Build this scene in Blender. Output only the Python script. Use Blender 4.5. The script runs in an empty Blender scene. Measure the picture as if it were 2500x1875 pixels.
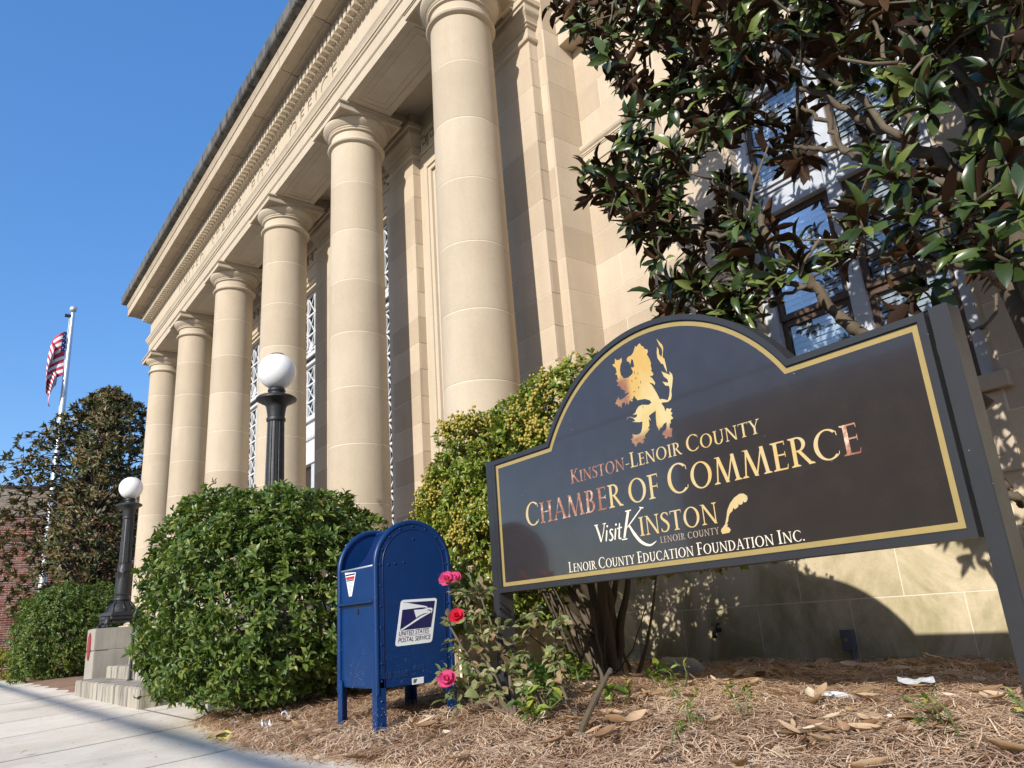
import bpy, bmesh, math, random
import numpy as np
from mathutils import Vector, Matrix
from mathutils.geometry import tessellate_polygon

S = 0.62            # every coordinate below is in units of the camera's height above the flower bed; S turns them into metres
rng = np.random.default_rng(7)
random.seed(7)
SC = bpy.context.scene
COL = SC.collection

# ------------------------------------------------------------------ camera
CAM = np.array([0.0, 0.0, 1.0])
FPX = 1840.57                     # focal length in pixels of a 2500 px wide picture
a_, p_, r_ = math.radians(37.88), math.radians(17.19), math.radians(4.17)
FW = np.array([-math.cos(a_) * math.cos(p_), math.sin(a_) * math.cos(p_), math.sin(p_)])
RT = np.cross(FW, [0, 0, 1]); RT /= np.linalg.norm(RT)
UP = np.cross(RT, FW)
RT, UP = math.cos(r_) * RT - math.sin(r_) * UP, math.sin(r_) * RT + math.cos(r_) * UP
cd = bpy.data.cameras.new('camera')
cd.sensor_width = 36.0
cd.lens = FPX * 36.0 / 2500.0
cd.clip_start = 0.05
cd.clip_end = 2000
cam = bpy.data.objects.new('camera', cd)
COL.objects.link(cam)
M = Matrix.Identity(4)
for i in range(3):
    M[i][0], M[i][1], M[i][2], M[i][3] = RT[i], UP[i], -FW[i], CAM[i] * S
cam.matrix_world = M
SC.camera = cam

# ------------------------------------------------------------------ sky, sun, exposure
SUN = np.array([0.361, -0.90, 0.469]); SUN /= np.linalg.norm(SUN)      # towards the sun
el = math.asin(SUN[2])
az = math.atan2(SUN[0], SUN[1])
world = bpy.data.worlds.new('World')
SC.world = world
world.use_nodes = True
wn = world.node_tree
wn.nodes.clear()
sky = wn.nodes.new('ShaderNodeTexSky')
sky.sky_type = 'NISHITA'
sky.sun_disc = False
sky.sun_elevation = el
sky.sun_rotation = az
sky.air_density = 1.0
sky.dust_density = 0.9
sky.ozone_density = 5.0
bg = wn.nodes.new('ShaderNodeBackground')
bg.inputs[1].default_value = 0.15
wo = wn.nodes.new('ShaderNodeOutputWorld')
gm = wn.nodes.new('ShaderNodeGamma'); gm.inputs[1].default_value = 0.58
hs = wn.nodes.new('ShaderNodeHueSaturation')
hs.inputs['Hue'].default_value = 0.512
hs.inputs['Saturation'].default_value = 1.52
hs.inputs['Value'].default_value = 1.46
wn.links.new(sky.outputs[0], gm.inputs[0])
wn.links.new(gm.outputs[0], hs.inputs['Color'])
wn.links.new(hs.outputs[0], bg.inputs[0])
wn.links.new(bg.outputs[0], wo.inputs[0])
sd = bpy.data.lights.new('sun', 'SUN')
sd.energy = 3.1
sd.angle = math.radians(0.53)
sd.color = (1.0, 0.95, 0.88)
sun = bpy.data.objects.new('sun', sd)
COL.objects.link(sun)
sun.rotation_euler = Vector(SUN).to_track_quat('Z', 'Y').to_euler()
sun.location = (10, -20, 20)
SC.view_settings.view_transform = 'Standard'
SC.view_settings.look = 'None'
SC.view_settings.gamma = 1.0
SC.view_settings.use_curve_mapping = False
SC.view_settings.exposure = 0.90

# ------------------------------------------------------------------ helpers
WL = {}


def link(o, parent=None, at=(0, 0, 0)):
    at = np.array(at, float) * S
    COL.objects.link(o)
    base = np.zeros(3)
    if parent is not None:
        o.parent = parent
        base = WL[parent.name]
    o.location = tuple(at - base)
    WL[o.name] = at
    return o


def tag(o, label=None, cat=None, group=None, kind=None):
    if label: o['label'] = label
    if cat: o['category'] = cat
    if group: o['group'] = group
    if kind: o['kind'] = kind
    return o


def thing(name, at, label, cat, group=None):
    o = bpy.data.objects.new(name, None)
    o.empty_display_size = 0.1
    link(o, None, at)
    return tag(o, label, cat, group)


class MB:
    def __init__(s):
        s.v, s.f, s.m = [], [], []

    def add(s, V, F, mi=0):
        n = len(s.v)
        s.v.extend([tuple(map(float, p)) for p in V])
        s.f.extend([tuple(int(i) + n for i in f) for f in F])
        s.m.extend([mi] * len(F))
        return s

    def box(s, lo, hi, mi=0):
        x0, y0, z0 = lo; x1, y1, z1 = hi
        V = [(x0, y0, z0), (x1, y0, z0), (x1, y1, z0), (x0, y1, z0), (x0, y0, z1), (x1, y0, z1), (x1, y1, z1), (x0, y1, z1)]
        F = [(0, 3, 2, 1), (4, 5, 6, 7), (0, 1, 5, 4), (1, 2, 6, 5), (2, 3, 7, 6), (3, 0, 4, 7)]
        return s.add(V, F, mi)

    def tube(s, pts, rad, n=8, mi=0, cap=True):
        pts = np.array(pts, float)
        k = len(pts)
        rad = np.full(k, rad, float) if np.isscalar(rad) else np.array(rad, float)
        T = np.gradient(pts, axis=0)
        T /= np.linalg.norm(T, axis=1)[:, None] + 1e-12
        a = np.array([0, 0, 1.0]) if abs(T[0][2]) < .9 else np.array([1.0, 0, 0])
        V = []
        for i in range(k):
            u = np.cross(T[i], a); u /= np.linalg.norm(u) + 1e-12
            w = np.cross(T[i], u)
            a = np.cross(u, T[i])
            for j in range(n):
                t = 2 * math.pi * j / n
                V.append(pts[i] + rad[i] * (math.cos(t) * u + math.sin(t) * w))
        F = []
        for i in range(k - 1):
            for j in range(n):
                j2 = (j + 1) % n
                F.append((i * n + j, i * n + j2, (i + 1) * n + j2, (i + 1) * n + j))
        if cap:
            F.append(tuple(range(n))[::-1])
            F.append(tuple((k - 1) * n + j for j in range(n)))
        return s.add(V, F, mi)

    def lathe(s, prof, n=32, mi=0, c=(0, 0), cap=False, flute=None):
        V, F = [], []
        k = len(prof)
        for i, (r, z) in enumerate(prof):
            for j in range(n):
                t = 2 * math.pi * j / n
                rr = r
                if flute and flute[0] <= i <= flute[1]:
                    rr = r * (1 - flute[3] * (1 if (j % flute[2]) in (0,) else 0))
                V.append((c[0] + rr * math.cos(t), c[1] + rr * math.sin(t), z))
        for i in range(k - 1):
            for j in range(n):
                j2 = (j + 1) % n
                F.append((i * n + j, i * n + j2, (i + 1) * n + j2, (i + 1) * n + j))
        if cap:
            F.append(tuple(range(n))[::-1])
            F.append(tuple((k - 1) * n + j for j in range(n)))
        return s.add(V, F, mi)

    def sphere(s, c, r, n=20, m=12, mi=0):
        r = np.array([r, r, r]) if np.isscalar(r) else np.array(r)
        prof = []
        V, F = [], []
        for i in range(m + 1):
            ph = math.pi * i / m - math.pi / 2
            for j in range(n):
                t = 2 * math.pi * j / n
                V.append((c[0] + r[0] * math.cos(ph) * math.cos(t), c[1] + r[1] * math.cos(ph) * math.sin(t), c[2] + r[2] * math.sin(ph)))
        for i in range(m):
            for j in range(n):
                j2 = (j + 1) % n
                F.append((i * n + j, i * n + j2, (i + 1) * n + j2, (i + 1) * n + j))
        return s.add(V, F, mi)

    def prism(s, poly, fn, d0, d1, mi=0, mi_side=None):
        """poly: 2-D outline; fn(u, v, d) -> 3-D point; front at d0, back at d1"""
        n = len(poly)
        tri = tessellate_polygon([[Vector((u, v, 0)) for u, v in poly]])
        V = [fn(u, v, d0) for u, v in poly] + [fn(u, v, d1) for u, v in poly]
        s.add(V, [t for t in tri] + [tuple(i + n for i in t[::-1]) for t in tri], mi)
        s.add(V, [(i, (i + 1) % n, n + (i + 1) % n, n + i) for i in range(n)], mi if mi_side is None else mi_side)
        return s

    def build(s, name, mats, parent=None, at=(0, 0, 0), smooth=False, fix=True):
        me = bpy.data.meshes.new(name)
        V = (np.array(s.v, float) - np.array(at, float)) * S
        me.from_pydata([tuple(p) for p in V], [], s.f)
        mats = mats if isinstance(mats, (list, tuple)) else [mats]
        for m in mats: me.materials.append(m)
        me.polygons.foreach_set('material_index', s.m)
        if fix:
            bm = bmesh.new(); bm.from_mesh(me)
            bmesh.ops.recalc_face_normals(bm, faces=bm.faces)
            bm.to_mesh(me); bm.free()
        if smooth is True:
            me.polygons.foreach_set('use_smooth', [True] * len(me.polygons))
        elif smooth:
            me.polygons.foreach_set('use_smooth', [True] * len(me.polygons))
            me.set_sharp_from_angle(angle=math.radians(smooth))
        me.update()
        o = bpy.data.objects.new(name, me)
        return link(o, parent, at)


CUBES = {}


def cube_mesh(mat):
    if mat.name not in CUBES:
        me = bpy.data.meshes.new('block')
        b = MB().box((-.5, -.5, -.5), (.5, .5, .5))
        me.from_pydata(b.v, [], b.f)
        me.materials.append(mat)
        CUBES[mat.name] = me
    return CUBES[mat.name]


def block(name, lo, hi, mat, parent):
    """a box that shares its mesh with every other box of its material"""
    o = bpy.data.objects.new(name, cube_mesh(mat))
    lo, hi = np.array(lo, float), np.array(hi, float)
    link(o, parent, (lo + hi) / 2)
    o.scale = tuple((hi - lo) * S)
    return o


def box_part(name, lo, hi, mat, parent, bevel=0.0):
    c = (np.array(lo, float) + np.array(hi)) / 2
    o = MB().box(lo, hi).build(name, mat, parent, at=c)
    if bevel:
        bm = bmesh.new(); bm.from_mesh(o.data)
        bmesh.ops.bevel(bm, geom=list(bm.edges), offset=bevel * S, segments=2, affect='EDGES', clamp_overlap=True)
        bm.to_mesh(o.data); bm.free()
    return o


def project(P):
    v = np.asarray(P, float) - CAM
    z = v @ FW
    return 1250 + FPX * (v @ RT) / z, 937.5 - FPX * (v @ UP) / z, z


def copy_tree(o, parent=None):
    c = o.copy()
    COL.objects.link(c)
    if parent: c.parent = parent
    for ch in list(o.children): copy_tree(ch, c)
    return c


# ------------------------------------------------------------------ materials
def new_mat(name):
    m = bpy.data.materials.new(name)
    m.use_nodes = True
    nt = m.node_tree
    return m, nt, nt.nodes['Principled BSDF'], lambda t: nt.nodes.new('ShaderNode' + t), nt.links.new


def ramp(N, L, src, stops):
    r = N('ValToRGB')
    e = r.color_ramp.elements
    while len(e) < len(stops): e.new(0.5)
    for k, (p, c) in enumerate(stops):
        e[k].position = p
        e[k].color = (c[0], c[1], c[2], 1) if hasattr(c, '__len__') else (c, c, c, 1)
    L(src, r.inputs[0])
    return r.outputs[0]


def noise(N, L, scale, detail=4, rough=.6, stretch=None, coord='Position', dist=0.0):
    g = N('NewGeometry') if coord == 'Position' else N('TexCoord')
    src = g.outputs['Position'] if coord == 'Position' else g.outputs['Object']
    mp = N('Mapping')
    L(src, mp.inputs[0])
    if stretch: mp.inputs['Scale'].default_value = stretch
    n = N('TexNoise')
    n.inputs['Scale'].default_value = scale
    n.inputs['Detail'].default_value = detail
    n.inputs['Roughness'].default_value = rough
    n.inputs['Distortion'].default_value = dist
    L(mp.outputs[0], n.inputs['Vector'])
    return n.outputs[0]


def mixc(N, L, fac, a, b, mode='MIX'):
    m = N('Mix'); m.data_type = 'RGBA'; m.blend_type = mode
    for k, x in ((0, fac), (6, a), (7, b)):
        if hasattr(x, 'is_linked') or hasattr(x, 'node'): L(x, m.inputs[k])
        else: m.inputs[k].default_value = (x[0], x[1], x[2], 1) if hasattr(x, '__len__') else x
    return m.outputs[2]


def bump(N, L, b, h, strength=.3, dist=.01):
    n = N('Bump')
    n.inputs['Strength'].default_value = strength
    n.inputs['Distance'].default_value = dist
    L(h, n.inputs['Height'])
    L(n.outputs[0], b.inputs['Normal'])


def stone_mat(name, c1, c2, vary=.10, rough=.85, streak=.0, streak_c=(.1, .09, .08), moss=0.0, speck=.25):
    m, nt, b, N, L = new_mat(name)
    n1 = noise(N, L, 1.3, 6, .6, dist=.6)
    n2 = noise(N, L, 45, 3, .7)
    n3 = noise(N, L, 5, 5, .65, (1, 1, .16))
    col = mixc(N, L, ramp(N, L, n1, [(.3, 0), (.7, 1)]), c1, c2)
    col = mixc(N, L, .30, col, ramp(N, L, n3, [(.3, (.72, .66, .58)), (.7, (1, 1, 1))]), 'MULTIPLY')
    col = mixc(N, L, speck, col, ramp(N, L, n2, [(.3, (.75, .73, .7)), (.65, (1.05, 1.05, 1.05))]), 'MULTIPLY')
    oi = N('ObjectInfo')
    col = mixc(N, L, 1.0, col, ramp(N, L, oi.outputs['Random'], [(0, (1 - vary, 1 - vary * 1.15, 1 - vary * 1.3)), (1, (1 + vary * .4, 1 + vary * .4, 1 + vary * .4))]), 'MULTIPLY')
    if moss:
        g = N('NewGeometry'); sp = N('SeparateXYZ'); L(g.outputs['Position'], sp.inputs[0])
        mm = noise(N, L, 1.9, 7, .65, (1, 1, .7), dist=1.2)
        mr = N('MapRange'); mr.inputs[1].default_value = .1; mr.inputs[2].default_value = 1.55
        mr.inputs[3].default_value = .14; mr.inputs[4].default_value = -.12
        L(sp.outputs[2], mr.inputs[0])
        ad = N('Math'); ad.operation = 'ADD'; L(mm, ad.inputs[0]); L(mr.outputs[0], ad.inputs[1])
        col = mixc(N, L, ramp(N, L, ad.outputs[0], [(.47, 0), (.72, moss)]), col, (.17, .16, .045))
        sp2 = noise(N, L, 8, 8, .8)
        col = mixc(N, L, ramp(N, L, sp2, [(.62, 0), (.72, .55)]), col, (.16, .15, .07))
    if streak:
        s1 = noise(N, L, 6, 7, .75, (1, 1, .09 if streak > .8 else .10), dist=.3)
        col = mixc(N, L, ramp(N, L, s1, [(.47, 0), (.60 if streak > .8 else .66, streak)]), col, streak_c)
    L(col, b.inputs['Base Color'])
    b.inputs['Roughness'].default_value = rough
    b.inputs['Specular IOR Level'].default_value = .25
    bump(N, L, b, n2, .25, .006)
    return m


def plain(name, c, rough=.5, metal=0.0, spec=.5, nz=0.0, nscale=20, c2=None, bumpk=0.0, coat=0.0):
    m, nt, b, N, L = new_mat(name)
    b.inputs['Roughness'].default_value = rough
    b.inputs['Metallic'].default_value = metal
    b.inputs['Specular IOR Level'].default_value = spec
    if coat:
        b.inputs['Coat Weight'].default_value = coat
        b.inputs['Coat Roughness'].default_value = .05
    if nz or c2:
        n = noise(N, L, nscale, 5, .65)
        col = mixc(N, L, ramp(N, L, n, [(.35, 0), (.68, 1)]), c, c2 or tuple(x * (1 - nz) for x in c))
        L(col, b.inputs['Base Color'])
        rr = N('MapRange'); rr.inputs[3].default_value = max(.02, rough - .08); rr.inputs[4].default_value = rough + .12
        L(n, rr.inputs[0]); L(rr.outputs[0], b.inputs['Roughness'])
        if bumpk: bump(N, L, b, n, bumpk, .01)
    else:
        b.inputs['Base Color'].default_value = (*c, 1)
    return m


def speckled(name, c, rough, specks, speck_c=(.75, .75, .72), scale=30, low=None, coat=0.0, metal=0.0, spec=.5):
    """paint with small chips and droppings"""
    m, nt, b, N, L = new_mat(name)
    n = noise(N, L, 9, 5, .65)
    col = mixc(N, L, ramp(N, L, n, [(.3, 0), (.7, 1)]), c, tuple(x * .78 for x in c))
    v = N('TexVoronoi'); v.inputs['Scale'].default_value = scale
    g = N('NewGeometry'); L(g.outputs['Position'], v.inputs['Vector'])
    big = noise(N, L, 3.5, 3, .6)
    thr = N('Math'); thr.operation = 'MULTIPLY'; L(ramp(N, L, big, [(.35, .35), (.75, 1.4)]), thr.inputs[0]); thr.inputs[1].default_value = specks
    t = thr.outputs[0]
    if low:
        sp = N('SeparateXYZ'); L(g.outputs['Position'], sp.inputs[0])
        mr = N('MapRange'); mr.inputs[1].default_value = low[0]; mr.inputs[2].default_value = low[1]
        mr.inputs[3].default_value = low[2]; mr.inputs[4].default_value = 1.0
        L(sp.outputs[2], mr.inputs[0])
        mu = N('Math'); mu.operation = 'MULTIPLY'; L(t, mu.inputs[0]); L(mr.outputs[0], mu.inputs[1]); t = mu.outputs[0]
    lt = N('Math'); lt.operation = 'LESS_THAN'; L(v.outputs['Distance'], lt.inputs[0]); L(t, lt.inputs[1])
    col = mixc(N, L, lt.outputs[0], col, speck_c)
    L(col, b.inputs['Base Color'])
    b.inputs['Roughness'].default_value = rough
    b.inputs['Metallic'].default_value = metal
    b.inputs['Specular IOR Level'].default_value = spec
    rr = N('MapRange'); rr.inputs[3].default_value = rough; rr.inputs[4].default_value = rough + .12
    L(n, rr.inputs[0]); L(rr.outputs[0], b.inputs['Roughness'])
    if coat:
        b.inputs['Coat Weight'].default_value = coat; b.inputs['Coat Roughness'].default_value = .04
    return m


def leaf_mat(name, stops, rough=.35, trans=.25, spec=.5):
    """colour by leaf: random per mesh island plus random per object"""
    m, nt, b, N, L = new_mat(name)
    g = N('NewGeometry'); oi = N('ObjectInfo')
    ad = N('Math'); ad.operation = 'ADD'; L(g.outputs['Random Per Island'], ad.inputs[0]); L(oi.outputs['Random'], ad.inputs[1])
    fr = N('Math'); fr.operation = 'FRACT'; L(ad.outputs[0], fr.inputs[0])
    col = ramp(N, L, fr.outputs[0], stops)
    n = noise(N, L, 60, 3, .6)
    col = mixc(N, L, .35, col, ramp(N, L, n, [(.3, (.7, .7, .7)), (.7, (1.1, 1.1, 1.1))]), 'MULTIPLY')
    L(col, b.inputs['Base Color'])
    b.inputs['Roughness'].default_value = rough
    b.inputs['Specular IOR Level'].default_value = spec
    if trans:
        tr = N('BsdfTranslucent')
        L(mixc(N, L, 1.0, col, (1.25, 1.3, .55), 'MULTIPLY'), tr.inputs[0])
        ms = N('MixShader'); ms.inputs[0].default_value = trans
        L(b.outputs[0], ms.inputs[1]); L(tr.outputs[0], ms.inputs[2])
        L(ms.outputs[0], nt.nodes['Material Output'].inputs[0])
    return m


LIME = ((.56, .465, .345), (.50, .415, .31))
M_stone = stone_mat('limestone', *LIME, vary=.17)
M_drum = stone_mat('limestone_drum', (.535, .45, .335), (.475, .395, .29), vary=.14, streak=.16, streak_c=(.40, .32, .225))
M_trim = stone_mat('limestone_trim', (.56, .475, .36), (.50, .425, .32), vary=.06)
M_tan_st = stone_mat('shaded_limestone_inset', (.40, .32, .225), (.36, .29, .20), vary=.05)  # darker copy of the limestone with the shade of recesses in its colour
M_mortar_d = plain('drum_mortar', (.66, .575, .45), .9, nz=.1)
M_mortar = plain('pale_mortar', (.72, .64, .51), .9, nz=.08)
M_mossy = stone_mat('mossy_limestone', (.66, .56, .385), (.55, .465, .31), vary=.08, moss=.66)
M_soot = stone_mat('weathered_cornice', (.54, .455, .34), (.47, .39, .29), vary=.10, streak=.22, streak_c=(.20, .165, .12))
M_gutter = stone_mat('lead_grey_gutter', (.19, .18, .155), (.11, .105, .095), vary=.1, rough=.7, streak=.85, streak_c=(.03, .03, .03))
M_conc = stone_mat('old_concrete', (.42, .39, .33), (.33, .305, .26), vary=.06, streak=.35, streak_c=(.17, .155, .13), speck=.4)
M_step = stone_mat('stained_step', (.46, .42, .34), (.40, .36, .29), vary=.06, streak=.85, streak_c=(.06, .06, .06), speck=.4)
M_walk = stone_mat('pale_concrete', (.80, .725, .605), (.74, .67, .555), vary=.05, speck=.35)
M_asph = stone_mat('asphalt', (.075, .072, .07), (.06, .06, .058), vary=.02)
nt_ = M_walk.node_tree
N_ = lambda t: nt_.nodes.new('ShaderNode' + t)
bs_ = nt_.nodes['Principled BSDF']; src_ = bs_.inputs[0].links[0].from_socket
a1_ = noise(N_, nt_.links.new, .9, 6, .62, dist=.8); a2_ = noise(N_, nt_.links.new, 7, 6, .75)
c_ = mixc(N_, nt_.links.new, 1.0, src_, ramp(N_, nt_.links.new, a1_, [(.30, (.80, .79, .77)), (.55, (1, 1, 1))]), 'MULTIPLY')
c_ = mixc(N_, nt_.links.new, 1.0, c_, ramp(N_, nt_.links.new, a2_, [(.26, (.72, .70, .66)), (.36, (1, 1, 1))]), 'MULTIPLY')
nt_.links.new(c_, bs_.inputs[0])
M_slabg = stone_mat('grey_slab', (.30, .275, .23), (.25, .23, .19), vary=.03, speck=.4)
M_strip = stone_mat('dark_strip', (.20, .195, .19), (.14, .135, .13), vary=0, speck=.5)
M_joint = plain('dark_joint', (.10, .09, .075), .95)
M_glass = plain('dark_glass', (.012, .014, .018), .06, spec=.8)
M_skyglass = plain('window_glass', (.10, .15, .21), .05, spec=1.0)
m, nt, b, N, L = new_mat('clear_pane')
nt.nodes.remove(b)
tp = N('BsdfTransparent'); tp.inputs[0].default_value = (.80, .86, .90, 1)
gs = N('BsdfGlossy'); gs.inputs['Roughness'].default_value = .02
fr_ = N('Fresnel'); fr_.inputs[0].default_value = 1.6
mf = N('Math'); mf.operation = 'MULTIPLY_ADD'; mf.inputs[1].default_value = 1.5; mf.inputs[2].default_value = .20
L(fr_.outputs[0], mf.inputs[0])
ms_ = N('MixShader'); L(mf.outputs[0], ms_.inputs[0]); L(tp.outputs[0], ms_.inputs[1]); L(gs.outputs[0], ms_.inputs[2])
L(ms_.outputs[0], nt.nodes['Material Output'].inputs[0])
M_pane = m
M_white = plain('white_iron', (.62, .64, .66), .5, nz=.15)
M_wood_w = plain('grey_white_wood', (.50, .53, .57), .5, nz=.15, nscale=8)
M_brownw = plain('brown_sash', (.105, .065, .04), .55, nz=.35, nscale=12)
M_blind = plain('white_blind', (.72, .76, .80), .5)
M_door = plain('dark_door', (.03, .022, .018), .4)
M_iron = plain('black_iron', (.022, .022, .023), .48, nz=.35, nscale=25, spec=.5, bumpk=.2)
M_globe = plain('white_globe', (.82, .82, .80), .22, spec=.5)
M_red = plain('red_plaque', (.34, .035, .03), .45, nz=.35, nscale=60)
M_blue = speckled('blue_mailbox_paint', (.0015, .030, .125), .34, .034, scale=70, low=(.16, .75, 3.6), coat=.0, spec=.35)
M_bluein = plain('blue_chute', (.007, .02, .09), .35)
M_decalw = plain('decal_white', (.74, .75, .74), .4)
M_decaln = plain('decal_navy', (.010, .010, .075), .35)
M_ink = plain('print_black', (.015, .015, .018), .5)
M_prred = plain('print_red', (.45, .03, .03), .5)
M_signblk = speckled('gloss_black_panel', (.036, .030, .0265), .10, .022, scale=15, spec=.75, coat=.5)
M_frame = speckled('charcoal_metal', (.030, .031, .033), .36, .03, speck_c=(.5, .5, .5), scale=22)
M_line = plain('gold_line', (.33, .245, .088), .42, nz=.12, nscale=15)
M_pole = plain('flagpole_metal', (.55, .57, .60), .35, metal=.5)
M_bark = stone_mat('magnolia_bark', (.17, .135, .095), (.09, .075, .052), vary=.1, speck=.7)
M_twig = plain('twig_bark', (.13, .10, .065), .8, nz=.3)
M_green_stem = plain('green_stem', (.12, .16, .05), .6, nz=.3)

m, nt, b, N, L = new_mat('gold_vinyl')
n1 = noise(N, L, 5.5, 5, .7)
n2 = noise(N, L, 40, 3, .7)
g_ = mixc(N, L, ramp(N, L, n1, [(.40, 0), (.62, 1)]), (.74, .50, .17), (.70, .56, .32))
g_ = mixc(N, L, ramp(N, L, n1, [(.66, 0), (.73, 1)]), g_, (.38, .17, .095))
L(g_, b.inputs['Base Color'])
b.inputs['Metallic'].default_value = .35
b.inputs['Roughness'].default_value = .40
M_gold = m
m, nt, b, N, L = new_mat('peeled_copper_vinyl')
n1 = noise(N, L, 16, 5, .7)
L(ramp(N, L, n1, [(.42, (.33, .135, .085)), (.55, (.50, .25, .16)), (.64, (.85, .62, .42))]), b.inputs['Base Color'])
b.inputs['Metallic'].default_value = .3
b.inputs['Roughness'].default_value = .42
M_copper = m
M_cream_v = plain('cream_vinyl', (.74, .67, .52), .45, nz=.1, nscale=6)
M_dull_v = plain('dull_vinyl', (.42, .33, .24), .5)

m, nt, b, N, L = new_mat('lion_vinyl')
g_ = N('NewGeometry'); sp_ = N('SeparateXYZ'); L(g_.outputs['Position'], sp_.inputs[0])
mr_ = N('MapRange'); mr_.inputs[1].default_value = -4.355 * S; mr_.inputs[2].default_value = -4.42 * S
L(sp_.outputs[0], mr_.inputs[0])
mz_ = N('MapRange'); mz_.inputs[1].default_value = 2.45 * S; mz_.inputs[2].default_value = 2.38 * S
L(sp_.outputs[2], mz_.inputs[0])
mzt = N('MapRange'); mzt.inputs[1].default_value = 3.00 * S; mzt.inputs[2].default_value = 2.93 * S
L(sp_.outputs[2], mzt.inputs[0])
mm_ = N('Math'); mm_.operation = 'MULTIPLY'; L(mr_.outputs[0], mm_.inputs[0]); L(mzt.outputs[0], mm_.inputs[1])
mx_ = N('Math'); mx_.operation = 'MAXIMUM'; L(mm_.outputs[0], mx_.inputs[0]); L(mz_.outputs[0], mx_.inputs[1])
n1 = noise(N, L, 14, 4, .7)
mq_ = N('Math'); mq_.operation = 'MULTIPLY'; L(mx_.outputs[0], mq_.inputs[0]); L(ramp(N, L, n1, [(.25, .6), (.55, 1)]), mq_.inputs[1])
n2 = noise(N, L, 3.2, 3, .5)
gg_ = mixc(N, L, ramp(N, L, n2, [(.40, 0), (.60, 1)]), (.70, .43, .12), (.74, .58, .26))
L(mixc(N, L, mq_.outputs[0], gg_, (.34, .15, .095)), b.inputs['Base Color'])
b.inputs['Metallic'].default_value = .35
b.inputs['Roughness'].default_value = .40
M_lion = m

M_mag_top = leaf_mat('magnolia_leaf_top', [(0, (.022, .040, .010)), (.45, (.042, .070, .016)), (.8, (.085, .125, .028)), (.96, (.18, .22, .055))], rough=.30, trans=.18, spec=.55)
M_mag_bot = leaf_mat('magnolia_leaf_underside', [(0, (.028, .013, .007)), (.6, (.050, .023, .010)), (.9, (.085, .040, .016)), (1, (.13, .065, .026))], rough=.7, trans=.08, spec=.2)
M_hedge = leaf_mat('holly_leaf', [(0, (.042, .082, .016)), (.45, (.092, .150, .028)), (.8, (.15, .21, .04)), (1, (.25, .26, .06))], rough=.38, trans=.28, spec=.4)
M_hedge_y = leaf_mat('bright_leaf', [(0, (.07, .12, .016)), (.4, (.16, .22, .028)), (.8, (.26, .30, .04)), (1, (.36, .35, .06))], rough=.32, trans=.28)
M_dmag = leaf_mat('far_magnolia_leaf', [(0, (.045, .062, .018)), (.45, (.085, .10, .028)), (.7, (.16, .105, .042)), (1, (.22, .13, .055))], rough=.42, trans=.12, spec=.4)
M_rose_leaf = leaf_mat('rose_leaf', [(0, (.14, .20, .06)), (.5, (.24, .27, .11)), (.8, (.36, .31, .16)), (1, (.32, .19, .10))], rough=.5, trans=.3)
M_weed = leaf_mat('weed_leaf', [(0, (.07, .15, .025)), (.5, (.16, .26, .045)), (.8, (.30, .36, .06)), (1, (.48, .45, .07))], rough=.45, trans=.35)
M_yshrub = leaf_mat('yellow_shrub_leaf', [(0, (.18, .20, .03)), (1, (.35, .33, .05))], rough=.5, trans=.3)
M_pine = leaf_mat('pine_straw', [(0, (.32, .19, .12)), (.4, (.58, .395, .26)), (.75, (.72, .54, .38)), (1, (.80, .66, .50))], rough=.7, trans=.15, spec=.25)
nt_ = M_pine.node_tree
N_ = lambda t: nt_.nodes.new('ShaderNode' + t)
for nd_ in [n for n in nt_.nodes if n.type in ('BSDF_PRINCIPLED', 'BSDF_TRANSLUCENT')]:
    sk_ = nd_.inputs[0]
    src_ = sk_.links[0].from_socket
    pn_ = noise(N_, nt_.links.new, 1.9, 4, .6)
    nt_.links.new(mixc(N_, nt_.links.new, 1.0, src_, ramp(N_, nt_.links.new, pn_, [(.34, (.62, .52, .46)), (.52, (1, 1, 1)), (.70, (1.18, 1.2, 1.22))]), 'MULTIPLY'), sk_)
M_dry = leaf_mat('dry_leaf', [(0, (.20, .11, .055)), (.45, (.42, .26, .14)), (.8, (.56, .40, .25)), (1, (.66, .54, .40))], rough=.6, trans=.15)
M_soil = stone_mat('mulch_soil', (.36, .225, .145), (.22, .135, .085), vary=0, speck=.9)
M_pink = leaf_mat('pink_petal', [(0, (.60, .05, .19)), (1, (.76, .12, .30))], rough=.5, trans=.3)
M_redp = leaf_mat('red_petal', [(0, (.58, .015, .04)), (1, (.70, .03, .08))], rough=.5, trans=.3)
M_berry = leaf_mat('yellow_berry', [(0, (.30, .24, .03)), (1, (.45, .36, .06))], rough=.4, trans=.1)
M_paper = plain('paper', (.62, .64, .66), .8, nz=.1)
M_tan = plain('brown_paper', (.32, .21, .11), .8)
M_box = plain('grey_box', (.10, .115, .13), .5)

# =================================================================== GROUND
KS = .893            # the steps, pedestals and lamps are dimensioned in their own unit; this turns it into scene units


def walk_z(Y): return -.2645 + .06 * Y


def ks(x, y, z): return (x * KS, y * KS, .107 + KS * z)


EDGE_X = [-60, -13.0, -12.2, -11.45, -9.75, -8.5, -7.8, -7.05, -6.35, -5.4, -4, 20]
EDGE_Y = [4.0, 4.0, 3.36, 3.12, 2.95, 2.82, 2.95, 3.0, 3.1, 3.25, 3.4, 3.6]


def edge_y(X): return np.interp(X, EDGE_X, EDGE_Y)


def bed_z(X, Y):
    X = np.asarray(X, float); Y = np.asarray(Y, float)
    e = edge_y(X)
    d = Y - e
    base = np.interp(d, [-.3, 0, .15, .5, 1.3, 2.4, 5.9], [-.20, -.10, -.04, .0, .11, .175, .2])
    n = .018 * np.sin(X * 3.1 + Y * 1.7) + .014 * np.sin(X * 7.3 - Y * 5.1) + .01 * np.sin(X * 13 + 2 * Y) * np.cos(Y * 11)
    return base + n * np.clip(d * 3, 0, 1)


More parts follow.
